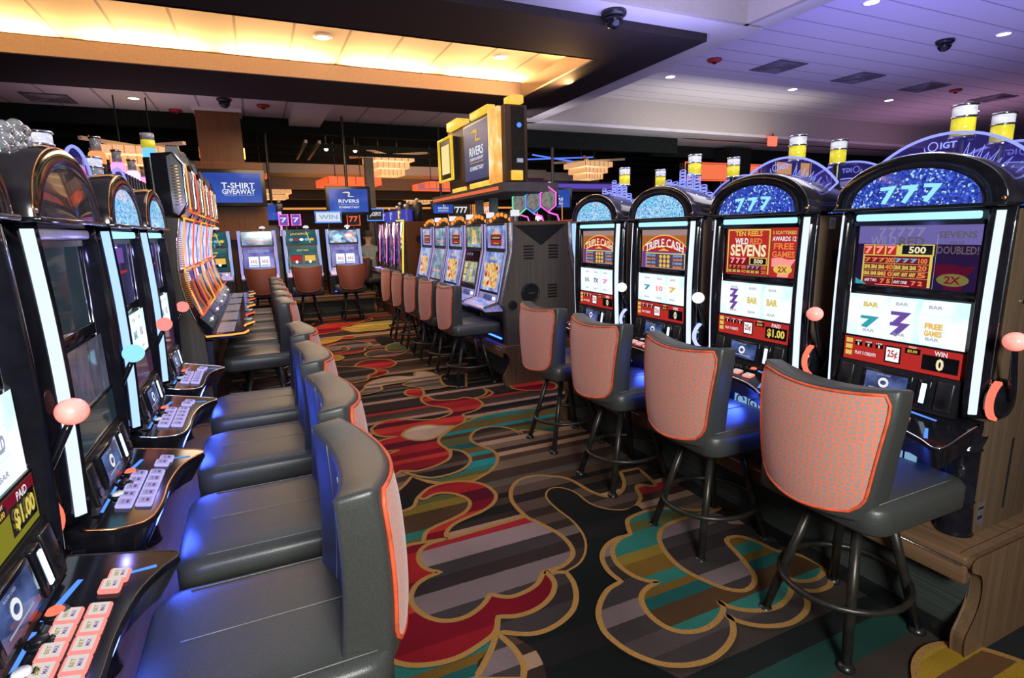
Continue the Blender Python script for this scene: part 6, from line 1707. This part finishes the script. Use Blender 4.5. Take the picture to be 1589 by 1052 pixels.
# ------------------------------------------------------------------ camera
def set_camera():
    cd = bpy.data.cameras.new('camera'); co = bpy.data.objects.new('camera', cd); COL.objects.link(co)
    f, yaw, p, r = 848.26, math.radians(24.413), math.radians(11.199), math.radians(-1.3505)
    cd.sensor_fit = 'HORIZONTAL'; cd.sensor_width = 36.0; cd.lens = f * 36.0 / 1589
    cd.clip_start = 0.02; cd.clip_end = 100
    fw = Vector((0, math.cos(p), -math.sin(p))); up = Vector((0, math.sin(p), math.cos(p))); rt = Vector((1, 0, 0))
    r2 = math.cos(r) * rt + math.sin(r) * up; u2 = -math.sin(r) * rt + math.cos(r) * up
    Z = Matrix.Rotation(-yaw, 3, 'Z')
    r2, u2, fw = Z @ r2, Z @ u2, Z @ fw
    co.matrix_world = Matrix(((r2.x, u2.x, -fw.x, 0), (r2.y, u2.y, -fw.y, 0), (r2.z, u2.z, -fw.z, 1.55), (0, 0, 0, 1)))
    scene.camera = co
set_camera()

def area(name, loc, target, size, col, power, sy=None):
    l = bpy.data.lights.new(name, 'AREA'); l.energy = power; l.color = col; l.size = size
    if sy: l.shape = 'RECTANGLE'; l.size_y = sy
    o = bpy.data.objects.new(name, l); COL.objects.link(o); o.location = loc
    d = Vector(target) - Vector(loc); o.rotation_euler = d.to_track_quat('-Z', 'Y').to_euler()
    return o

w = bpy.data.worlds.new('world'); scene.world = w; w.use_nodes = True
w.node_tree.nodes['Background'].inputs[0].default_value = (0.55, 0.55, 0.62, 1)
w.node_tree.nodes['Background'].inputs[1].default_value = 0.1
# ------------------------------------------------------------------ lights
WARM = (1, .5, .17)
for k in range(8):
    area('cove_strip', (-7.0 + 1.5 * k, 8.5, 3.79), (-7.0 + 1.5 * k, 8.1, 3.95), 1.15, (1, .56, .22), 72, .1)
area('cove_strip_right', (4.2, 6.9, 3.78), (3.7, 6.9, 3.95), .12, (1, .56, .22), 95, 1.8)
area('cove_fill', (-1, 6.6, 3.72), (-1, 7.6, 3.78), 8, WARM, 26, .2)
# violet wash of the ceilings; the lamps floating below them are added, unseen
area('violet_wash', (5.6, 3.6, 3.7), (8, 4.2, 4.15), .4, (.25, .22, 1.0), 300, 9)
area('magenta_wash', (15, 8, 2.6), (15, 8, 4.15), 3, (.7, .35, .6), 30)
area('hall_wash', (8.5, 5, 2.0), (8.5, 5, 4.15), 5, (.46, .42, .95), 68)
area('fascia_wash', (9, 8.6, 3.0), (9, 9.9, 3.8), 4, (.95, .88, .75), 45, 1)
area('lilac_wash', (3.6, 4.0, 2.75), (3.6, 4.2, 5), 1.4, (.42, .4, 1), 42)
area('coffer_wash', (2.5, 1.5, 3.62), (2.9, 4.6, 4.0), 1.5, (.7, .6, 1), 38)
area('lilac_tile_wash', (-1.5, 11.0, 2.9), (-1.5, 11.0, 3.9), 2.5, (.75, .5, .8), 13)
area('beam_wash', (4.2, 9.0, 2.9), (5.5, 10, 3.6), 1.0, (.8, .75, .8), 20)
# soft area lamps added over the aisles, at the front and in the back hall
area('aisle_light', (1.0, 4.6, 3.45), (1.0, 4.8, 0), 2.5, (.95, .95, .95), 50)
area('aisle_light_far', (1.0, 9.8, 3.4), (1.0, 10, 0), 2.5, (1, .72, .45), 170)
area('front_light', (.2, -1.3, 2.1), (1.0, 2.6, .5), .8, (.97, 1, .95), 135)  # added flash-like fill lamp behind the camera
area('cross_aisle_light', (4.2, 2.5, 3.4), (3.8, 2.5, 0), 1.5, (.95, .9, 1), 30)
area('back_amber', (4, 16.6, 2.6), (4, 16.6, 3.2), 6, (1, .5, .15), 60)
area('back_hall', (4, 14, 3.9), (4, 14, 0), 5, (1, .75, .5), 60)
area('back_front', (4, 12.9, 2.6), (4, 16, 3.2), 5, (1, .85, .65), 40)
scene.view_settings.view_transform = 'Standard'; scene.view_settings.look = 'None'
scene.view_settings.exposure = 0.0; scene.view_settings.gamma = 1.0
scene.cycles.use_denoising = True
